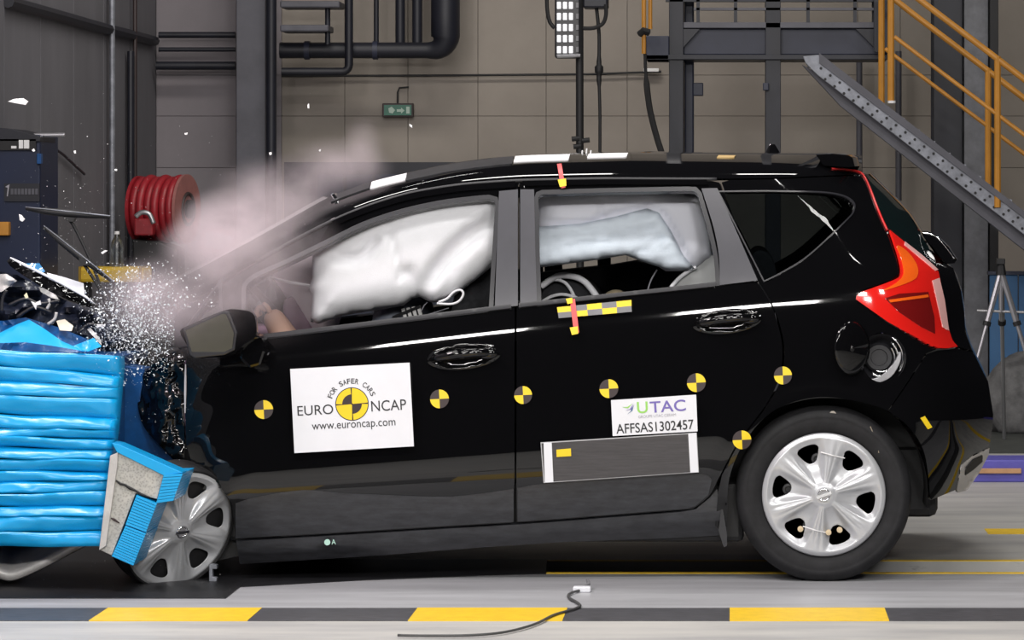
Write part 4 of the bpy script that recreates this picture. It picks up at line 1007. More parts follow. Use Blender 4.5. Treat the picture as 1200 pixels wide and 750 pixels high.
# crushed front wing and dark mass behind the barrier
def crush(x, y):
    x = np.asarray(x, float); y = np.asarray(y, float)
    base = S(np.maximum(x, 217), y) + ((217 - x) / 60) ** 2 * .14 + .01
    n = np.array([.05 * mnoise.noise(Vector((a * .045, b * .03, 1))) + .022 * mnoise.noise(Vector((a * .12, b * .10, 4))) for a, b in zip(np.ravel(x), np.ravel(y))]).reshape(x.shape)
    return base + n * np.clip((219 - x) / 16, 0, 1)
panel('front_wing', cr([(168, 437), (161, 466), (168, 499), (190, 525), (211, 547)], 5) + [(216, 540), (216, 470), (216.5, 428), (206, 419), (190, 424)], M['paint'], car, surf=crush, step=4, thick=.01)
panel('wing_tear', cr([(176, 430), (200, 414), (222, 408), (216, 424), (196, 432)], 3, True), M['paint'], car, surf=lambda x, y: crush(x, y) - .01, step=4, thick=.004)
MB().prism([(142, 428), (170, 432), (164, 468), (172, 500), (212, 548), (205, 552), (142, 522)], .16, .30).build('bumper_beam', M['bluedark'], car, bevel=.004)
MB().prism(cr([(214, 548), (240, 542), (270, 544), (289, 551), (292, 556), (280, 566), (250, 573), (222, 572)], 4, True), .0, .05).build('wheel_liner', M['paint'], car, bevel=.01)
MB().prism([(225, 560), (280, 570), (286, 650), (225, 664), (205, 600)], .14, .5).build('front_arch', M['black'], car)
MB().prism([(112, 418), (170, 420), (226, 470), (226, 640), (150, 650), (112, 560)], .42, 1.3).build('engine_block', M['black'], car, bevel=.01)
def crumple(name, poly, Y0, tilt, m, nz, seed, fr=.06, step=5, parent=car): return sheet(name, poly, Y0, tilt, m, parent, th=.004, nz=nz, step=step, seed=seed, fr=fr)
crumple('bonnet', [(12, 302), (24, 308), (46, 318), (70, 330), (100, 347), (112, 357), (104, 360), (80, 352), (48, 336), (26, 322), (12, 312), (8, 306)], .25, .25, M['paint'], .05, 11, step=4)
MB().tube([P(x, y, .235) for x, y in ((12, 302), (30, 311), (48, 320), (72, 332), (100, 347.5), (111, 356))], [.003, .006, .005, .005, .005, .002], 6).build('bonnet_edge', mat('bonnet_edge', (.75, .76, .80), .25), car, smooth=True, auto=2)
crumple('bonnet_fold', [(26, 309), (46, 308.5), (53, 318), (48, 321), (38, 316)], .24, .02, mat('bonnet_blue', (.05, .22, .45), .15, coat=1), .01, 2, step=3)
crumple('bonnet_inner', [(55, 319.5), (76, 325), (98, 332), (99, 345), (80, 337), (57, 327)], .23, .02, M['white'], .012, 6, step=4)
crumple('engine_bay_panel', [(-60, 320), (0, 318), (20, 322), (48, 338), (82, 354), (110, 362), (135, 382), (160, 400), (176, 424), (140, 430), (100, 420), (40, 414), (-60, 412)], .45, .15, mat('engine_bay', (.012, .016, .030), .35, var=.6, scale=30, coat=.4), .16, 15, fr=.05, step=4)
crumple('torn_bracket', [(45, 336), (52, 338), (66, 346), (69, 351), (60, 349), (48, 342)], .28, .01, M['alu'], .02, 21, step=3)
crumple('torn_bracket', [(-20, 322), (8, 321), (20, 329), (16, 332), (2, 342), (-20, 346)], .22, .04, M['alu'], .05, 23, step=3)
crumple('foam_block', [(66, 376), (76, 374), (86, 382), (84, 388), (70, 387)], .1, .02, mat('foam_cream', (.7, .64, .52), .8), .03, 29, step=3)
crumple('torn_bracket', [(102, 386), (106, 384), (118, 398), (119, 405)], -.05, .01, M['alu'], .01, 31, step=3)
for k, q in enumerate(([(2, 366), (3, 350), (8, 340)], [(55, 362), (58, 356), (57, 350)], [(56, 380), (64, 374), (66, 366)], [(20, 372), (40, 360), (60, 366)], [(90, 392), (104, 380), (120, 384)], [(10, 358), (30, 350), (46, 356), (70, 352)])):
    MB().tube([P(x, y, .18) for x, y in cr(q, 4)], .006, 6).build('loose_hose', (M['dark'], M['alu'])[k in (1, 2)], car, smooth=True, auto=2)
# wipers thrown up
def wiper(blade, arm, Y, nm):
    a, b = blade
    bo = MB().tube([P(x, y, Y) for x, y in (a, ((a[0] * 3 + b[0]) / 4, (a[1] * 3 + b[1]) / 4 + .6), ((a[0] + b[0]) / 2, (a[1] + b[1]) / 2 + .4), b)], [.005, .013, .015, .005], 8).build('wiper_blade', M['black'], car, smooth=True, auto=2)
    MB().tube([P(x, y - 2, Y - .012) for x, y in (a, ((a[0] + b[0]) / 2, (a[1] + b[1]) / 2), b)], [.001, .0022, .0022], 6).build('blade_edge', M['galv'], bo)
    MB().tube([P(x, y, Y + .01) for x, y in cr(arm, 4)], .006, 8).build('wiper_arm', M['black'], bo, smooth=True, auto=2)
wiper(((30, 244.5), (129, 255)), [(80, 257), (86, 264), (100, 292), (112, 320), (122, 350), (130, 372)], .5, 'a')
wiper(((51, 266), (134, 332)), [(94, 303), (104, 318), (113, 332), (124, 352), (136, 376)], .3, 'b')
MB().prism([(73, 254), (88, 255), (85, 260), (77, 259)], .48, .52).build('wiper_clip', M['black'], car)
MB().prism([(92, 302), (100, 304), (104, 311), (95, 311)], .28, .32).build('wiper_clip', M['black'], car)
# door mirror
hs = MB()
mo = cr([(211, 388), (225, 380), (262, 364), (280, 363), (296, 367), (300, 380), (299, 394), (286, 404), (272, 416), (246, 419), (226, 418), (219, 404)], 3, True)
rows = []
for t, ins in ((0, 0), (.25, -.4), (.6, 3), (.85, 9), (1, 18)):
    pl = offset_poly(mo, -ins); rows.append([P(x, y, -.17) + np.array((-.11 * t * 0, .0 + .13 * t, 0)) for x, y in pl] )
    rows[-1].append(rows[-1][0])
V, fs = grid_mesh(rows); fs.append(list(range(len(rows[0]) - 1))); fs.append([len(V) - len(rows[0]) + i for i in range(len(rows[0]) - 1)])
mh = mk('mirror_housing', V, fs, M['paint'], car, True, auto=.7)
mg = [(218, 387), (262, 367.5), (266, 368), (274.5, 390), (272, 408), (262, 413), (229, 416.5), (225, 414)]
MB().prism(offset_poly(mg, 3.2), -.182, -.16).build('mirror_bezel', M['seal'], mh, bevel=.004)
mgb = MB().prism(mg, -.186, -.18); cz_ = P(0, 392, -.18)[2]; mgb.V = [(v[0], v[1] - .14 * (v[2] - cz_) * 0 + .20 * (v[2] - cz_) * -1 - .0 - .008, v[2]) for v in mgb.V]
mgo = mgb.build('mirror_glass', mat('mirror_face', (.10, .097, .080), .04, metal=1), mh)
MB().prism([(284, 396), (300, 392), (309, 398), (311, 412), (306, 428), (292, 432), (280, 420)], -.10, .02).build('mirror_foot', M['paint'], car, bevel=.01)
MB().prism([(276, 393), (300, 392), (306, 396), (284, 402)], -.14, -.02).build('mirror_arm', M['paint'], mh, bevel=.008)
# door handles
def handle(x0, y0, x1, y1, tilt, par):
    cx, cy = (x0 + x1) / 2, (y0 + y1) / 2; w_, h_ = (x1 - x0) / 2, (y1 - y0) / 2
    ell = [(cx + w_ * math.cos(a) * 1.0, cy + h_ * math.sin(a) - tilt * math.cos(a)) for a in np.linspace(0, 2 * math.pi, 40, endpoint=False)]
    def bowl(x, y):
        u = np.clip(1 - ((x - cx) / w_) ** 2 - ((y - cy + tilt * (x - cx) / w_) / h_) ** 2, 0, 1); return S(x, y) + .026 * np.sqrt(u) * .0 - .003
    panel('handle_recess', ell, M['paint'], par, surf=lambda x, y: S(x, y) - .0025 - .006 * np.exp(-((np.hypot((x - cx) / w_, (y - cy + tilt * (x - cx) / w_) / h_) - .86) / .12) ** 2), step=3, thick=.003)
    MB().tube([P(x, y, float(S(x, y)) - d) for x, y, d in ((cx - w_ * .86, cy + tilt * .86, .004), (cx - w_ * .7, cy + tilt * .7 - 1, .022), (cx - w_ * .2, cy + tilt * .2 - 3, .034), (cx + w_ * .3, cy - tilt * .3 - 3, .034), (cx + w_ * .62, cy - tilt * .6 - 2, .024), (cx + w_ * .72, cy - tilt * .7, .004))], [.010, .014, .016, .016, .015, .012], 12).build('handle_grip', M['paint'], par, smooth=True, auto=2)
    e = P(cx + w_ * .66, cy - tilt * .66 - 1, 0); V, fs = ball((e[0], float(S(cx + w_ * .66, cy)) - .016, e[2]), (.036, .016, .021), 20, 12)
    mk('lock_cover', V, fs, M['paint'], par, True)
handle(500, 402, 587, 433, 4, front_door); handle(811, 362, 893, 391, 4, rear_door)
MB().tube([P(x, y, float(S(x, y)) - .004) for x, y in ((217.5, 427), (217.2, 445), (217, 462), (216.8, 484))], [.002, .004, .004, .002], 6).build('door_edge', mat('bent_edge', (.6, .58, .6), .3), front_door, smooth=True)
MB().prism([(313, 487), (318, 480), (321, 477), (318, 486), (314, 490)], -.004, .05).build('door_chip', M['chrome'], front_door)

# ------------------------------------------------------------------ markers, placards, print
def text_mesh(s, off=0.):
    cu = bpy.data.curves.new('txt', 'FONT'); cu.body = s; cu.size = 1; cu.offset = off; cu.resolution_u = 4
    o = bpy.data.objects.new('txt', cu); COL.objects.link(o); dg = bpy.context.evaluated_depsgraph_get(); dg.update()
    me = bpy.data.meshes.new_from_object(o.evaluated_get(dg)); V = np.array([v.co[:2] for v in me.vertices]); fs = [tuple(p.vertices) for p in me.polygons]
    bpy.data.objects.remove(o); bpy.data.curves.remove(cu); bpy.data.meshes.remove(me); return V, fs
def text(name, s, x, y, wpx, hpx, rot, Y, m, parent, off=0.):
    """lettering centred on picture point x, y, wpx wide and hpx high"""
    V, fs = text_mesh(s, off); lo, hi = V.min(0), V.max(0); U = (V - (lo + hi) / 2) / (hi - lo) * np.array((wpx, hpx))
    ca, sa = math.cos(rot), math.sin(rot)
    W = [P(x + u * ca - v * -sa * -1, y - (u * sa + v * ca), Y) for u, v in U] if False else [P(x + u * ca - v * sa, y - (u * sa + v * ca), Y) for u, v in U]
    return mk(name, W, fs, m, parent)
def marker(x, y, r, a0, par):
    Ym = float(S(x, y)) - .004; n = 32; V = []; fs = []; mi = []
    for rr, Yo in ((1.0, .003), (1.0, 0)):
        pass
    V.append(P(x, y, Ym))
    for k in range(n):
        a = 2 * math.pi * k / n + a0; V.append(P(x + r * math.cos(a), y + r * math.sin(a), float(S(x + r * math.cos(a), y + r * math.sin(a))) - .004))
    for k in range(n): fs.append((0, 1 + (k + 1) % n, 1 + k)); mi.append(0 if (k * 4 // n) % 2 == 0 else 1)
    N0 = len(V)
    for k in range(n): V.append(np.array(V[1 + k]) + np.array((0, .004, 0)))
    for k in range(n): fs.append((1 + k, 1 + (k + 1) % n, N0 + (k + 1) % n, N0 + k)); mi.append(mi[k])
    o = mk('target_marker', V, fs, None, par, mats=[M['brown'], M['yellow']], mi=mi)
    return o
# quadrants: yellow upper-right and lower-left
for x, y, r, par in ((309, 480, 11, car), (515, 467.5, 11, car), (613, 463, 10.5, car), (713.5, 455.5, 11, car), (816, 448.5, 11, car), (917.5, 440, 10.5, car), (869.5, 515.5, 11, car)):
    marker(x, y, r, math.radians(-3), par)
PY = -.040
def quad(name, pts, Ya, th, m, par): return MB().prism(pts, Ya, Ya + th).build(name, m, par)
pl = quad('crash_test_placard', [(340, 432.5), (480, 425), (485, 523), (345, 531)], PY, .006, M['white'], car)
tl_ = math.radians(3.1); cx0, cy0 = 412.5, 473.5
n = 48
V = [P(cx0, cy0, PY - .0008)]; fs = []
def disc2(name, r0, r1, a0, a1, Y, m, par, cx=cx0, cy=cy0, n=24):
    rows = [[P(cx + r * math.cos(a), cy - r * math.sin(a), Y) for a in np.linspace(a0, a1, n)] for r in (r0, r1)]
    V, fs = grid_mesh(rows); return mk(name, V, [f[::-1] for f in fs], m, par)
two = 2 * math.pi
disc2('logo_outline', 0.01, 19.6, 0, two, PY - .0006, M['ink'], pl, n=48)
for k in range(4):
    a0 = k * math.pi / 2 + tl_; g_ = .045
    disc2('logo_quadrant', 1.0, 18.6, a0 + g_, a0 + math.pi / 2 - g_, PY - .0012, M['yellow'], pl)
for k in (1, 3):
    a0 = k * math.pi / 2 + tl_; disc2('logo_sector', .5, 11.5, a0 + .03, a0 + math.pi / 2 - .03, PY - .0018, M['brown'], pl)
text('placard_text', 'EURO', 369.5, 480.5, 42, 11.5, tl_, PY - .001, M['ink'], pl)
text('placard_text', 'NCAP', 455.5, 475, 41, 12.5, tl_, PY - .001, M['ink'], pl)
text('placard_text', 'www.euroncap.com', 414.5, 499.5, 98, 9.5, tl_, PY - .001, M['ink'], pl)
for i, ch in enumerate('FOR SAFER CARS'):
    if ch == ' ': continue
    a = math.radians(157 - i * 134 / 13) + tl_ ; rr = 27.0
    text('placard_letter', ch, cx0 + rr * math.cos(a), cy0 - rr * math.sin(a), 4.0 if ch != 'O' else 5, 6.0, a - math.pi / 2, PY - .001, M['ink'], pl, .01)
ul = quad('laboratory_placard', [(716, 469), (815.8, 462.5), (817.5, 505.5), (718, 511)], PY, .006, M['white'], car)
t2 = math.radians(3.6)
text('placard_letter', 'U', 752.8, 477.5, 12.5, 13.5, t2, PY - .001, M['green'], ul, .01)
text('placard_text', 'TAC', 782.5, 476, 42, 13.5, t2, PY - .001, M['violet'], ul, .01)
text('placard_text', 'GROUPE UTAC CERAM', 770, 487.2, 44, 3.2, t2, PY - .001, M['greyink'], ul)
text('placard_text', 'AFFSAS1302457', 767.5, 500, 91, 11.5, t2, PY - .001, M['ink'], ul, .008)
for pts, m_ in (([(729, 477), (735, 477), (741, 473), (736, 478.5)], M['green']), ([(733, 481), (738, 479.5), (742, 473.5), (740, 480)], M['violet']), ([(735, 485.5), (739, 482), (743, 474), (741, 481.5)], M['bluepanel'])):
    MB().prism(pts, PY - .0012, PY - .0004).build('logo_stroke', m_, ul)
gp_ = quad('grey_plate', [(633.5, 518.5), (816.5, 507), (819, 553.5), (637, 566)], PY + .004, .006, mat('plate_edge', (.5, .5, .52), .4), car)
quad('plate_face', [(634.5, 519.6), (815.5, 508.2), (818, 552.8), (638, 565)], PY + .002, .004, M['panelgrey'], gp_)
quad('white_stripe', [(637, 519), (646.5, 518.5), (648.5, 565), (638.5, 565.5)], PY, .004, M['white'], gp_)
quad('white_stripe', [(806.5, 508), (815.8, 507.2), (818.3, 553.4), (809, 554)], PY, .004, M['white'], gp_)
quad('yellow_label', [(652, 527), (669, 525.5), (669.3, 534.5), (652.3, 535.5)], PY - .001, .004, M['yellow'], gp_)
panel('yellow_label', [(1078.5, 490), (1083.5, 487.5), (1092, 500.5), (1087, 503)], M['yellow'], car, off=.003, thick=.003, step=5)
# chequered tape and red straps
A, B, C_, D_ = [np.array(q) for q in ((653, 361), (740, 352.5), (740.5, 366), (655, 373.5))]
for i in range(5):
    for j in range(2):
        q = [A + (B - A) * (i + a) / 5 + (D_ - A + (C_ - B - D_ + A) * (i + a) / 5) * (j + b) / 2 for a, b in ((0, 0), (1, 0), (1, 1), (0, 1))]
        panel('chequer_tape', [tuple(p) for p in q], M['yellow'] if (i + j) % 2 == 0 else M['grey'], rear_door, off=.0105 if True else 0, thick=.003, step=9)
def strap(pts, m=M['red_strap']): panel('red_strap', pts, m, car, off=.014, thick=.003, step=6)
strap([(668, 352), (674, 351), (679, 390), (673, 391)]); strap([(653, 196.5), (658, 196), (663, 221), (658, 222)])
for c_, s in (((667.5, 354), 4), ((673, 388), 5), ((659, 216), 5)):
    panel('strap_tab', [(c_[0] - s, c_[1] - s * .7), (c_[0] + s * .9, c_[1] - s), (c_[0] + s, c_[1] + s * .7), (c_[0] - s * .5, c_[1] + s)], M['yellow'], car, off=.018, thick=.003, step=6)
panel('inspection_dot', [(383.5 + 3.6 * math.cos(a), 635.5 + 3.6 * math.sin(a)) for a in np.linspace(0, two, 16, endpoint=False)], mat('mint', (.45, .7, .6), .5), car, surf=lambda x, y: .02 + 0 * np.asarray(x, float), thick=.003)
text('inspection_letter', 'A', 391, 635, 5, 6, .05, .019, mat('mint', (.2, .5, .4), .5), car)

# ------------------------------------------------------------------ cabin
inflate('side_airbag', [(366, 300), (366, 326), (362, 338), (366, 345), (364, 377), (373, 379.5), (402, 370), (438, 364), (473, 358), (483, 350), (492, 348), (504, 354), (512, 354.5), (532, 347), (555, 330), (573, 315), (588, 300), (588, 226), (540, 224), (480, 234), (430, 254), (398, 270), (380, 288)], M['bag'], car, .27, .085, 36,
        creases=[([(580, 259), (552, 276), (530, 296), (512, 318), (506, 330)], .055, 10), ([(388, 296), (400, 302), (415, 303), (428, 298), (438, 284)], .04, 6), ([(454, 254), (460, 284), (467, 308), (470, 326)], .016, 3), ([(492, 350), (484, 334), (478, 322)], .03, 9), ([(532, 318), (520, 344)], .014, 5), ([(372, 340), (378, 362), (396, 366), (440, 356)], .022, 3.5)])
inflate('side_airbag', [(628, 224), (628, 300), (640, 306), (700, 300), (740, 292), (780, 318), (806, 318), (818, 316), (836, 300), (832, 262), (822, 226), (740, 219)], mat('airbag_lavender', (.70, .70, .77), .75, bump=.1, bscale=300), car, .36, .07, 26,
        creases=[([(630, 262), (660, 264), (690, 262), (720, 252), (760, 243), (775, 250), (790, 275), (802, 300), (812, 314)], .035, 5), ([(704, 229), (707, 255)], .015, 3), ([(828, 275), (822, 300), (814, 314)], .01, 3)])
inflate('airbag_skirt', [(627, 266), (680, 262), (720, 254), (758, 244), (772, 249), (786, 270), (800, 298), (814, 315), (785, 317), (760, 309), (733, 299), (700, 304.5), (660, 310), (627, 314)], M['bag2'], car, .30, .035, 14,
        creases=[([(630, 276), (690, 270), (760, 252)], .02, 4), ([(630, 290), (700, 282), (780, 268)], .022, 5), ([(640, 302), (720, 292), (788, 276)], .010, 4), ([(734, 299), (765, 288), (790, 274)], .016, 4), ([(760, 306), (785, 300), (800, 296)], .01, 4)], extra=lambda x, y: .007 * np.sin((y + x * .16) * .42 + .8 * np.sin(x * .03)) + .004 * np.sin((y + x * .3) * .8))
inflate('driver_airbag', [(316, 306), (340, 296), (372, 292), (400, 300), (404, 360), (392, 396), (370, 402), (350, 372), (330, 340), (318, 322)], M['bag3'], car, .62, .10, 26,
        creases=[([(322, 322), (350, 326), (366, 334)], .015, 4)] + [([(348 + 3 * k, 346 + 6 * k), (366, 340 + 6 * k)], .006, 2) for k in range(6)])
MB().tube([P(x, y, .44) for x, y in ((303, 320), (322, 326), (340, 331), (366, 335))], [.002, .004, .006, .004], 6).build('airbag_tether', M['bag'], car)
MB().tube([P(x, y, .22) for x, y in cr([(512, 355.5), (528, 356.5), (538, 353), (543, 345), (540, 340), (532, 342), (524, 350), (514, 354)], 4)], .0045, 6).build('inflator_cord', M['bag'], car, smooth=True, auto=2)
for q in ([(494, 364), (497, 358), (501, 354)], [(497, 370), (510, 366), (526, 361)]): MB().tube([P(x, y, .3) for x, y in q], .002, 5).build('thin_wire', M['greyink'], car)
for k in range(4): MB().prism([(470 + k * 6, 362 - k), (474 + k * 6, 361 - k), (478 + k * 6, 376 - k), (474 + k * 6, 376 - k)], .34, .37).build('seat_frame_bar', M['alu'], car)
MB().tube([P(460, 372, .33), P(492, 359, .33)], .005, 6).build('seat_cable', M['black'], car)
# steering wheel and dash
cS = P(318, 372, .64); axs = Vector((.55, 0, .45)).normalized(); u_ = Vector((0, 1, 0)); v_ = axs.cross(u_)
MB().tube([Vector(cS) + (u_ * math.cos(a) + v_ * math.sin(a)) * .18 for a in np.linspace(0, two, 40, endpoint=False)], .014, 10, closed=True).build('steering_wheel', M['dark'], car, smooth=True, auto=2)
MB().prism([(332, 352), (345, 345), (372, 396), (368, 420), (330, 420)], .55, .62).build('dash_pad', M['mauve'], car, bevel=.01)
MB().prism([(215, 405), (250, 392), (318, 396), (330, 420), (330, 520), (215, 520)], .30, 1.4).build('dashboard', M['mauve'], car, bevel=.02)
def seat(x0, Y0, Y1, m, nm='seat'):
    b = MB().prism(cr([(x0 + 30, 280), (x0 + 52, 284), (x0 + 62, 330), (x0 + 50, 400), (x0 + 40, 470), (x0, 470), (x0 + 8, 400), (x0 + 20, 330)], 4, True), Y0, Y1).build(nm + '_backrest', m, car, bevel=.03)
    MB().prism([(x0 - 110, 455), (x0 + 10, 448), (x0 + 40, 470), (x0 + 40, 500), (x0 - 110, 500)], Y0, Y1).build(nm + '_cushion', m, car, bevel=.03)
    MB().prism(cr([(x0 + 42, 244), (x0 + 62, 246), (x0 + 66, 270), (x0 + 44, 270)], 4, True), Y0 + .13, Y1 - .13).build(nm + '_headrest', m, car, bevel=.02)
seat(515, .36, .80, M['seat']); seat(515, 1.0, 1.42, M['seat'])
b = MB().prism(cr([(880, 300), (905, 302), (910, 350), (890, 460), (850, 460), (862, 380)], 4, True), .25, 1.45).build('rear_bench_backrest', M['seat'], car, bevel=.03)
MB().prism([(740, 440), (850, 430), (870, 470), (740, 480)], .25, 1.45).build('rear_bench_cushion', M['seat'], car, bevel=.03)
MB().prism(cr([(838, 300), (846, 340), (846, 365), (780, 365), (788, 334), (800, 320), (815, 310)], 5, True), .34, .50).build('child_seat_or_added_block', mat('seat_shell', (.45, .45, .45), .6), car, bevel=.02)
MB().tube([P(x, y, .33) for x, y in cr([(786, 337), (796, 326), (808, 317), (816, 313)], 4)], .008, 6).build('child_seat_edge', M['bag'], car, smooth=True, auto=2)
MB().prism(cr([(640, 330), (660, 320), (690, 330), (705, 360), (700, 420), (640, 420), (630, 360)], 5, True), .50, .85).build('child_seat_or_added_block', M['seat'], car, bevel=.03)
for q, rr in (([(634, 336), (645, 328), (656, 323), (672, 324), (686, 331), (699, 347), (702, 352)], .012), ([(632, 335), (648, 328), (660, 330), (668, 338), (675, 352)], .006), ([(632, 356), (645, 348), (660, 345), (676, 349)], .006)):
    MB().tube([P(x, y, .47) for x, y in cr(q, 5)], rr, 8).build('child_seat_rim', M['bag'], car, smooth=True, auto=2)
V, fs = ball(P(722, 352, .6), (.05, .06, .04), 18, 10); mk('child_seat_pad', V, fs, M['beige'], car, True)
MB().tube([P(x, y, .4) for x, y in cr([(770, 316), (763, 328), (759, 340)], 4)], .003, 6).build('belt_wire', M['greyink'], car)
MB().prism([(700, 300), (715, 300), (714, 362), (702, 362)], 1.2, 1.3).build('far_belt_post', M['black'], car)
MB().prism([(600, 326), (640, 319), (697, 313), (716, 311), (745, 306), (770, 312), (830, 318), (830, 400), (600, 400)], 1.05, 1.4).build('child_seat_or_added_block', M['seat'], car, bevel=.01)  # added dark block, keeps the far cabin dark below the airbag

# ------------------------------------------------------------------ crash-test dummy
dm = thing('crash_test_dummy', 'tan skinned crash test dummy with one hand on the wheel', 'dummy', tuple(P(455, 470, .55)))
def skin(name, joints, edges, m, parent, root=0, sub=2):
    off = np.array(wloc(parent)); me = bpy.data.meshes.new(name); me.from_pydata([tuple(np.array(j[0]) - off) for j in joints], edges, [])
    o = bpy.data.objects.new(name, me); COL.objects.link(o); o.parent = parent; me.materials.append(m)
    md = o.modifiers.new('skin', 'SKIN'); md.use_smooth_shade = True
    for i, j in enumerate(joints): v = me.skin_vertices[0].data[i]; v.radius = (j[1], j[1]); v.use_root = (i == root)
    s = o.modifiers.new('sub', 'SUBSURF'); s.levels = 1; s.render_levels = sub
    return o
J = [(P(462, 462, .58), .13), (P(470, 420, .58), .12), (P(476, 375, .58), .14), (P(478, 340, .58), .12), (P(474, 318, .58), .055), (P(466, 303, .58), .085), (P(462, 282, .58), .095), (P(463, 262, .58), .07),
     (P(472, 345, .42), .065), (P(430, 420, .38), .048), (P(362, 436, .38), .055), (P(338, 402, .39), .055), (P(323, 377, .40), .044), (P(315, 364, .41), .036),
     (P(472, 345, .76), .065), (P(430, 420, .80), .048), (P(368, 430, .76), .042), (P(330, 380, .74), .032),
     (P(456, 472, .47), .09), (P(385, 455, .46), .075), (P(345, 520, .46), .055), (P(330, 560, .46), .05), (P(456, 472, .70), .09), (P(385, 455, .70), .075), (P(345, 520, .70), .055), (P(330, 560, .70), .05)]
E = [(0, 1), (1, 2), (2, 3), (3, 4), (4, 5), (5, 6), (6, 7), (3, 8), (8, 9), (9, 10), (10, 11), (11, 12), (12, 13), (3, 14), (14, 15), (15, 16), (16, 17), (0, 18), (18, 19), (19, 20), (20, 21), (0, 22), (22, 23), (23, 24), (24, 25)]
def dummy_mat():
    m = bpy.data.materials.new('dummy_cover'); m.use_nodes = True; nt = m.node_tree; b = nt.nodes['Principled BSDF']; b.inputs['Roughness'].default_value = .6
    g = nt.nodes.new('ShaderNodeNewGeometry'); sp = nt.nodes.new('ShaderNodeSeparateXYZ'); nt.links.new(g.outputs['Position'], sp.inputs[0])
    gt = nt.nodes.new('ShaderNodeMath'); gt.operation = 'GREATER_THAN'; gt.inputs[1].default_value = float(P(362, 0, .4)[0]); nt.links.new(sp.outputs['X'], gt.inputs[0])
    lo = nt.nodes.new('ShaderNodeMath'); lo.operation = 'LESS_THAN'; lo.inputs[1].default_value = float(P(0, 322, .58)[2]); nt.links.new(sp.outputs['Z'], lo.inputs[0])
    mu = nt.nodes.new('ShaderNodeMath'); mu.operation = 'MULTIPLY'; nt.links.new(gt.outputs[0], mu.inputs[0]); nt.links.new(lo.outputs[0], mu.inputs[1])
    mx = nt.nodes.new('ShaderNodeMix'); mx.data_type = 'RGBA'; mx.inputs[6].default_value = (.66, .40, .30, 1); mx.inputs[7].default_value = (.10, .11, .14, 1)
    nt.links.new(mu.outputs[0], mx.inputs[0]); nt.links.new(mx.outputs[2], b.inputs['Base Color']); return m
skin('body', J, E, dummy_mat(), dm)
for k, dyy in enumerate((-.03, -.010, .010, .028)):
    b0 = np.array(P(314, 364, .42)) + np.array((0, dyy, 0)); l = (.9, 1.0, .95, .8)[k]
    skin('finger', [(b0, .010), (b0 + np.array((-.030, 0, .018)) * l, .0095), (b0 + np.array((-.044, 0, -.004)) * l, .0085), (b0 + np.array((-.036, 0, -.026)) * l, .0075)], [(0, 1), (1, 2), (2, 3)], M['skin'], dm, sub=1)
b0 = np.array(P(317, 368, .39)); skin('thumb', [(b0, .012), (b0 + np.array((-.010, -.02, .028)), .0105), (b0 + np.array((-.028, -.014, .040)), .009)], [(0, 1), (1, 2)], M['skin'], dm, sub=1)

# ================================================================== LOOSE THINGS
r = thing('metal_bracket', 'small bent metal bracket standing on the floor by the front wheel', 'bracket', P(249, 690, .02))
MB().prism([(245, 661), (254, 662), (254, 667), (249, 667), (249, 676), (254, 677), (253.5, 682), (249, 682), (249.5, 687), (254, 687.5), (253.5, 690), (245, 690)], -.0, .03).build('plate', M['galv'], r, bevel=.002)
r = thing('floor_cable', 'thin dark cable trailing over the yellow strip in the foreground', 'cable', P(640, 720, -.9))
pts = [(466, 747.5), (500, 748), (550, 747.5), (590, 744), (625, 735), (648, 724), (664, 719), (674, 716), (680, 712.5), (675, 708), (668, 704), (666, 700), (672, 696.5), (682, 694)]
MB().tube([np.array((*P(x, y, FY(y))[:2], .008)) for x, y in cr(pts, 5)], .0045, 6).build('wire', mat('cable_grey', (.06, .06, .06), .5), r, smooth=True, auto=2)
q = P(682, 694, FY(694)); MB().box((q[0] - .03, q[1] - .02, .001), (q[0] + .03, q[1] + .02, .02)).build('connector', M['white'], r, bevel=.004)
MB().tube([(q[0] + .0, q[1] + .02, .012), (q[0] + .02, q[1] + .06, .02), (q[0] + .015, q[1] + .10, .03)], .007, 6).build('plug', M['grey'], r)
# flying debris, larger pieces
def shard(poly, Y, lab, m=M['debris'], th=.008, name='flying_shard'):
    o = MB().prism(poly, Y, Y + th).build(name, m, bevel=.001); tag(o, lab, 'shard', None); return o
shard([(9, 119), (16, 116), (27, 115), (33, 119), (30, 123), (18, 121)], .8, 'long white shard flying in front of the dark left wall, topmost')
shard([(22, 251), (25, 252), (29, 257), (26, 260), (23, 258)], .6, 'white shard flying in front of the navy cabinet')
shard([(37, 176), (39.5, 174), (41, 177), (39, 178)], .6, 'tiny white shard at the top of the navy cabinet')
shard([(118, 296), (123, 293), (126, 294), (120, 298)], .4, 'cream shard flying left of the clear bottle')
shard([(134, 198), (137, 198), (137, 200.5), (134, 200)], .5, 'tiny white shard near the pale wall pipe')
shard([(479.5, 145), (483, 147), (483, 150), (480, 148)], .6, 'tiny white shard flying below the exit sign')
shard([(360, 123), (362, 121), (362.5, 127), (360.5, 127)], .6, 'tiny white shard flying left of the exit sign')
shard([(373, 176), (376, 175), (375, 178)], .5, 'tiny white shard flying above the smoke')
shard([(315, 179), (318, 178), (318.5, 181), (316, 182)], .5, 'tiny white shard in front of the dark downpipe')
shard([(86, 177), (88.5, 176), (89, 180), (87, 180)], .5, 'tiny white shard in front of the left wall right of cabinet')
shard([(216, 156), (220, 155.5), (219, 158), (216.5, 158)], .5, 'tiny white shard above the red hose reel')
shard([(36, 353), (41, 355), (47, 352), (48, 357), (43, 358), (42, 363), (39, 358)], .05, 'white splintered plastic piece over the crushed engine bay')
shard([(28, 346), (31, 343), (33, 349), (30, 350)], .05, 'small cream chip over the crushed engine bay', mat('chip_cream', (.8, .75, .5), .5))
shard([(113, 380), (121, 380), (121, 383), (114, 383.5)], -.05, 'white plastic chip above the torn blue strip')
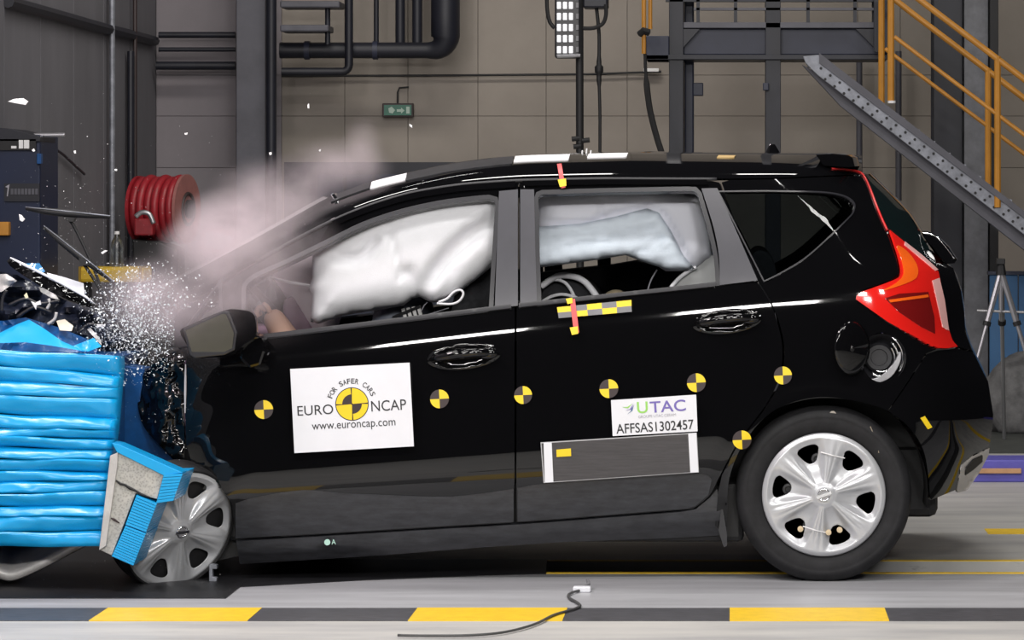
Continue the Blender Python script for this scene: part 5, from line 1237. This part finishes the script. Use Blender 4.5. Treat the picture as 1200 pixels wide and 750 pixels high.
# clouds of glass crumbs and dust: nobody could count them
def crumbs(name, label, n, sampler, smin, smax, m):
    V = []; fs = []
    for i in range(n):
        px, py, Y = sampler(); s = (smin + (smax - smin) * random.random() ** 3) / 335.
        c_ = P(px, py, Y)
        for k in range(4):
            d = np.array([random.gauss(0, 1) for _ in range(3)]); d /= np.linalg.norm(d); V.append(c_ + d * s)
        b = 4 * i; fs += [(b, b + 1, b + 2), (b, b + 2, b + 3), (b, b + 3, b + 1), (b + 1, b + 3, b + 2)]
    o = mk(name, V, fs, m); tag(o, label, 'debris', None, 'stuff'); return o
def burst():
    while True:
        x = random.gauss(160, 34); y = random.gauss(376, 33)
        if 74 < x < 262 and (x - 74) / 45 > random.random() and 306 < y < 452 and (y < 430 or x < 215) and not (x > 204 and y > 362) and y > 300 + abs(x - 150) * .15: return x, y, random.uniform(-.35, .0)
crumbs('glass_crumbs', 'burst of pale shattered glass crumbs around the crushed front corner', 5200, burst, .4, 1.9, M['shard'])
def sparse():
    x = random.uniform(20, 420) ** 1.0; y = random.gauss(270, 60)
    return (x if random.random() < .3 else random.gauss(110, 55)), min(max(y, 110), 400), random.uniform(.1, 1.0)
crumbs('dust_specks', 'scattered tiny white specks drifting above the crushed bonnet', 420, sparse, .3, 1.0, M['debris'])
def lowdust(): 
    if random.random() < .6: return random.uniform(130, 225), random.uniform(470, 560), -.06
    return random.uniform(0, 260), random.uniform(655, 700), -.2
crumbs('floor_grit', 'fine pale grit in front of the torn wing and under the barrier', 150, lowdust, .3, .9, M['debris'])

# ================================================================== SMOKE
def smoke():
    a = P(84, 446, -.47); b = P(520, 120, .9)
    o = MB().box((a[0], -.45, a[2]), (b[0], 1.2, b[2])).build('smoke_cloud', None); tag(o, 'pale pink grey smoke billowing over windscreen and bonnet', 'smoke', None, 'stuff')
    o.data.materials.clear()
    m = bpy.data.materials.new('smoke'); m.use_nodes = True; nt = m.node_tree; nt.nodes.clear(); o.data.materials.append(m)
    out = nt.nodes.new('ShaderNodeOutputMaterial'); pv = nt.nodes.new('ShaderNodeVolumePrincipled'); g = nt.nodes.new('ShaderNodeNewGeometry')
    pv.inputs['Color'].default_value = (1.0, .89, .925, 1); pv.inputs['Anisotropy'].default_value = .2
    nt.links.new(pv.outputs[0], out.inputs['Volume'])
    # warp the position with a soft noise for billows
    n1 = nt.nodes.new('ShaderNodeTexNoise'); n1.inputs['Scale'].default_value = 4.5; n1.inputs['Detail'].default_value = 5; n1.inputs['Roughness'].default_value = .6
    nt.links.new(g.outputs['Position'], n1.inputs['Vector'])
    total = None
    lobes = [  # px, py, Y, rx, ry(depth), rz in m, weight
        (232, 346, -.10, .28, .28, .20, 2.3), (285, 312, -.02, .24, .26, .16, 2.3), (335, 282, .05, .20, .25, .13, 1.7), (178, 352, -.05, .20, .26, .15, 3.4),
        (268, 272, .55, .20, .40, .16, 5.0), (325, 232, .6, .24, .35, .16, 2.6), (232, 288, .5, .14, .3, .11, 3.4), (395, 196, .6, .20, .3, .11, 2.6), (425, 176, .6, .08, .2, .13, 1.6), (315, 350, -.02, .22, .22, .14, 1.2)]
    for px, py, Y, rx, ry, rz, wt_ in lobes:
        c = P(px, py, Y); mp = nt.nodes.new('ShaderNodeMapping'); mp.vector_type = 'POINT'
        mp.inputs['Scale'].default_value = (1 / rx, 1 / ry, 1 / rz); mp.inputs['Location'].default_value = (-c[0] / rx, -c[1] / ry, -c[2] / rz)
        nt.links.new(g.outputs['Position'], mp.inputs[0])
        ln = nt.nodes.new('ShaderNodeVectorMath'); ln.operation = 'LENGTH'; nt.links.new(mp.outputs[0], ln.inputs[0])
        r_ = nt.nodes.new('ShaderNodeMapRange'); r_.interpolation_type = 'SMOOTHSTEP'; r_.inputs[1].default_value = 1.15; r_.inputs[2].default_value = .05; r_.inputs[3].default_value = 0; r_.inputs[4].default_value = wt_
        nt.links.new(ln.outputs['Value'], r_.inputs[0])
        if total is None: total = r_.outputs[0]
        else:
            ad = nt.nodes.new('ShaderNodeMath'); ad.operation = 'ADD'; nt.links.new(total, ad.inputs[0]); nt.links.new(r_.outputs[0], ad.inputs[1]); total = ad.outputs[0]
    r2 = nt.nodes.new('ShaderNodeMapRange'); r2.inputs[1].default_value = .36; r2.inputs[2].default_value = .66; r2.inputs[3].default_value = .15; r2.inputs[4].default_value = 1.5
    nt.links.new(n1.outputs[0], r2.inputs[0])
    mu = nt.nodes.new('ShaderNodeMath'); mu.operation = 'MULTIPLY'; nt.links.new(total, mu.inputs[0]); nt.links.new(r2.outputs[0], mu.inputs[1]); nt.links.new(mu.outputs[0], pv.inputs['Density'])
    return o
smoke()

# groups for repeated things
from collections import defaultdict
_g = defaultdict(list)
for o in sc.objects:
    if o.parent is None and 'category' in o and o.get('kind') is None: _g[o.name.split('.')[0]].append(o)
_names = {'steel_column': 'dark steel columns of the hall', 'conduit': 'conduits left of the steel column', 'upright_pipe': 'upright pipes above the duct', 'cable_tray': 'cable trays above the duct', 'junction_box': 'small blue junction boxes', 'wall_pipe': 'upright wall pipes', 'handrail': 'ochre stair handrails', 'flying_shard': 'shards thrown from the crash'}
for k, v in _g.items():
    if len(v) > 1:
        for o in v: o['group'] = _names.get(k, k.replace('_', ' ') + 's')
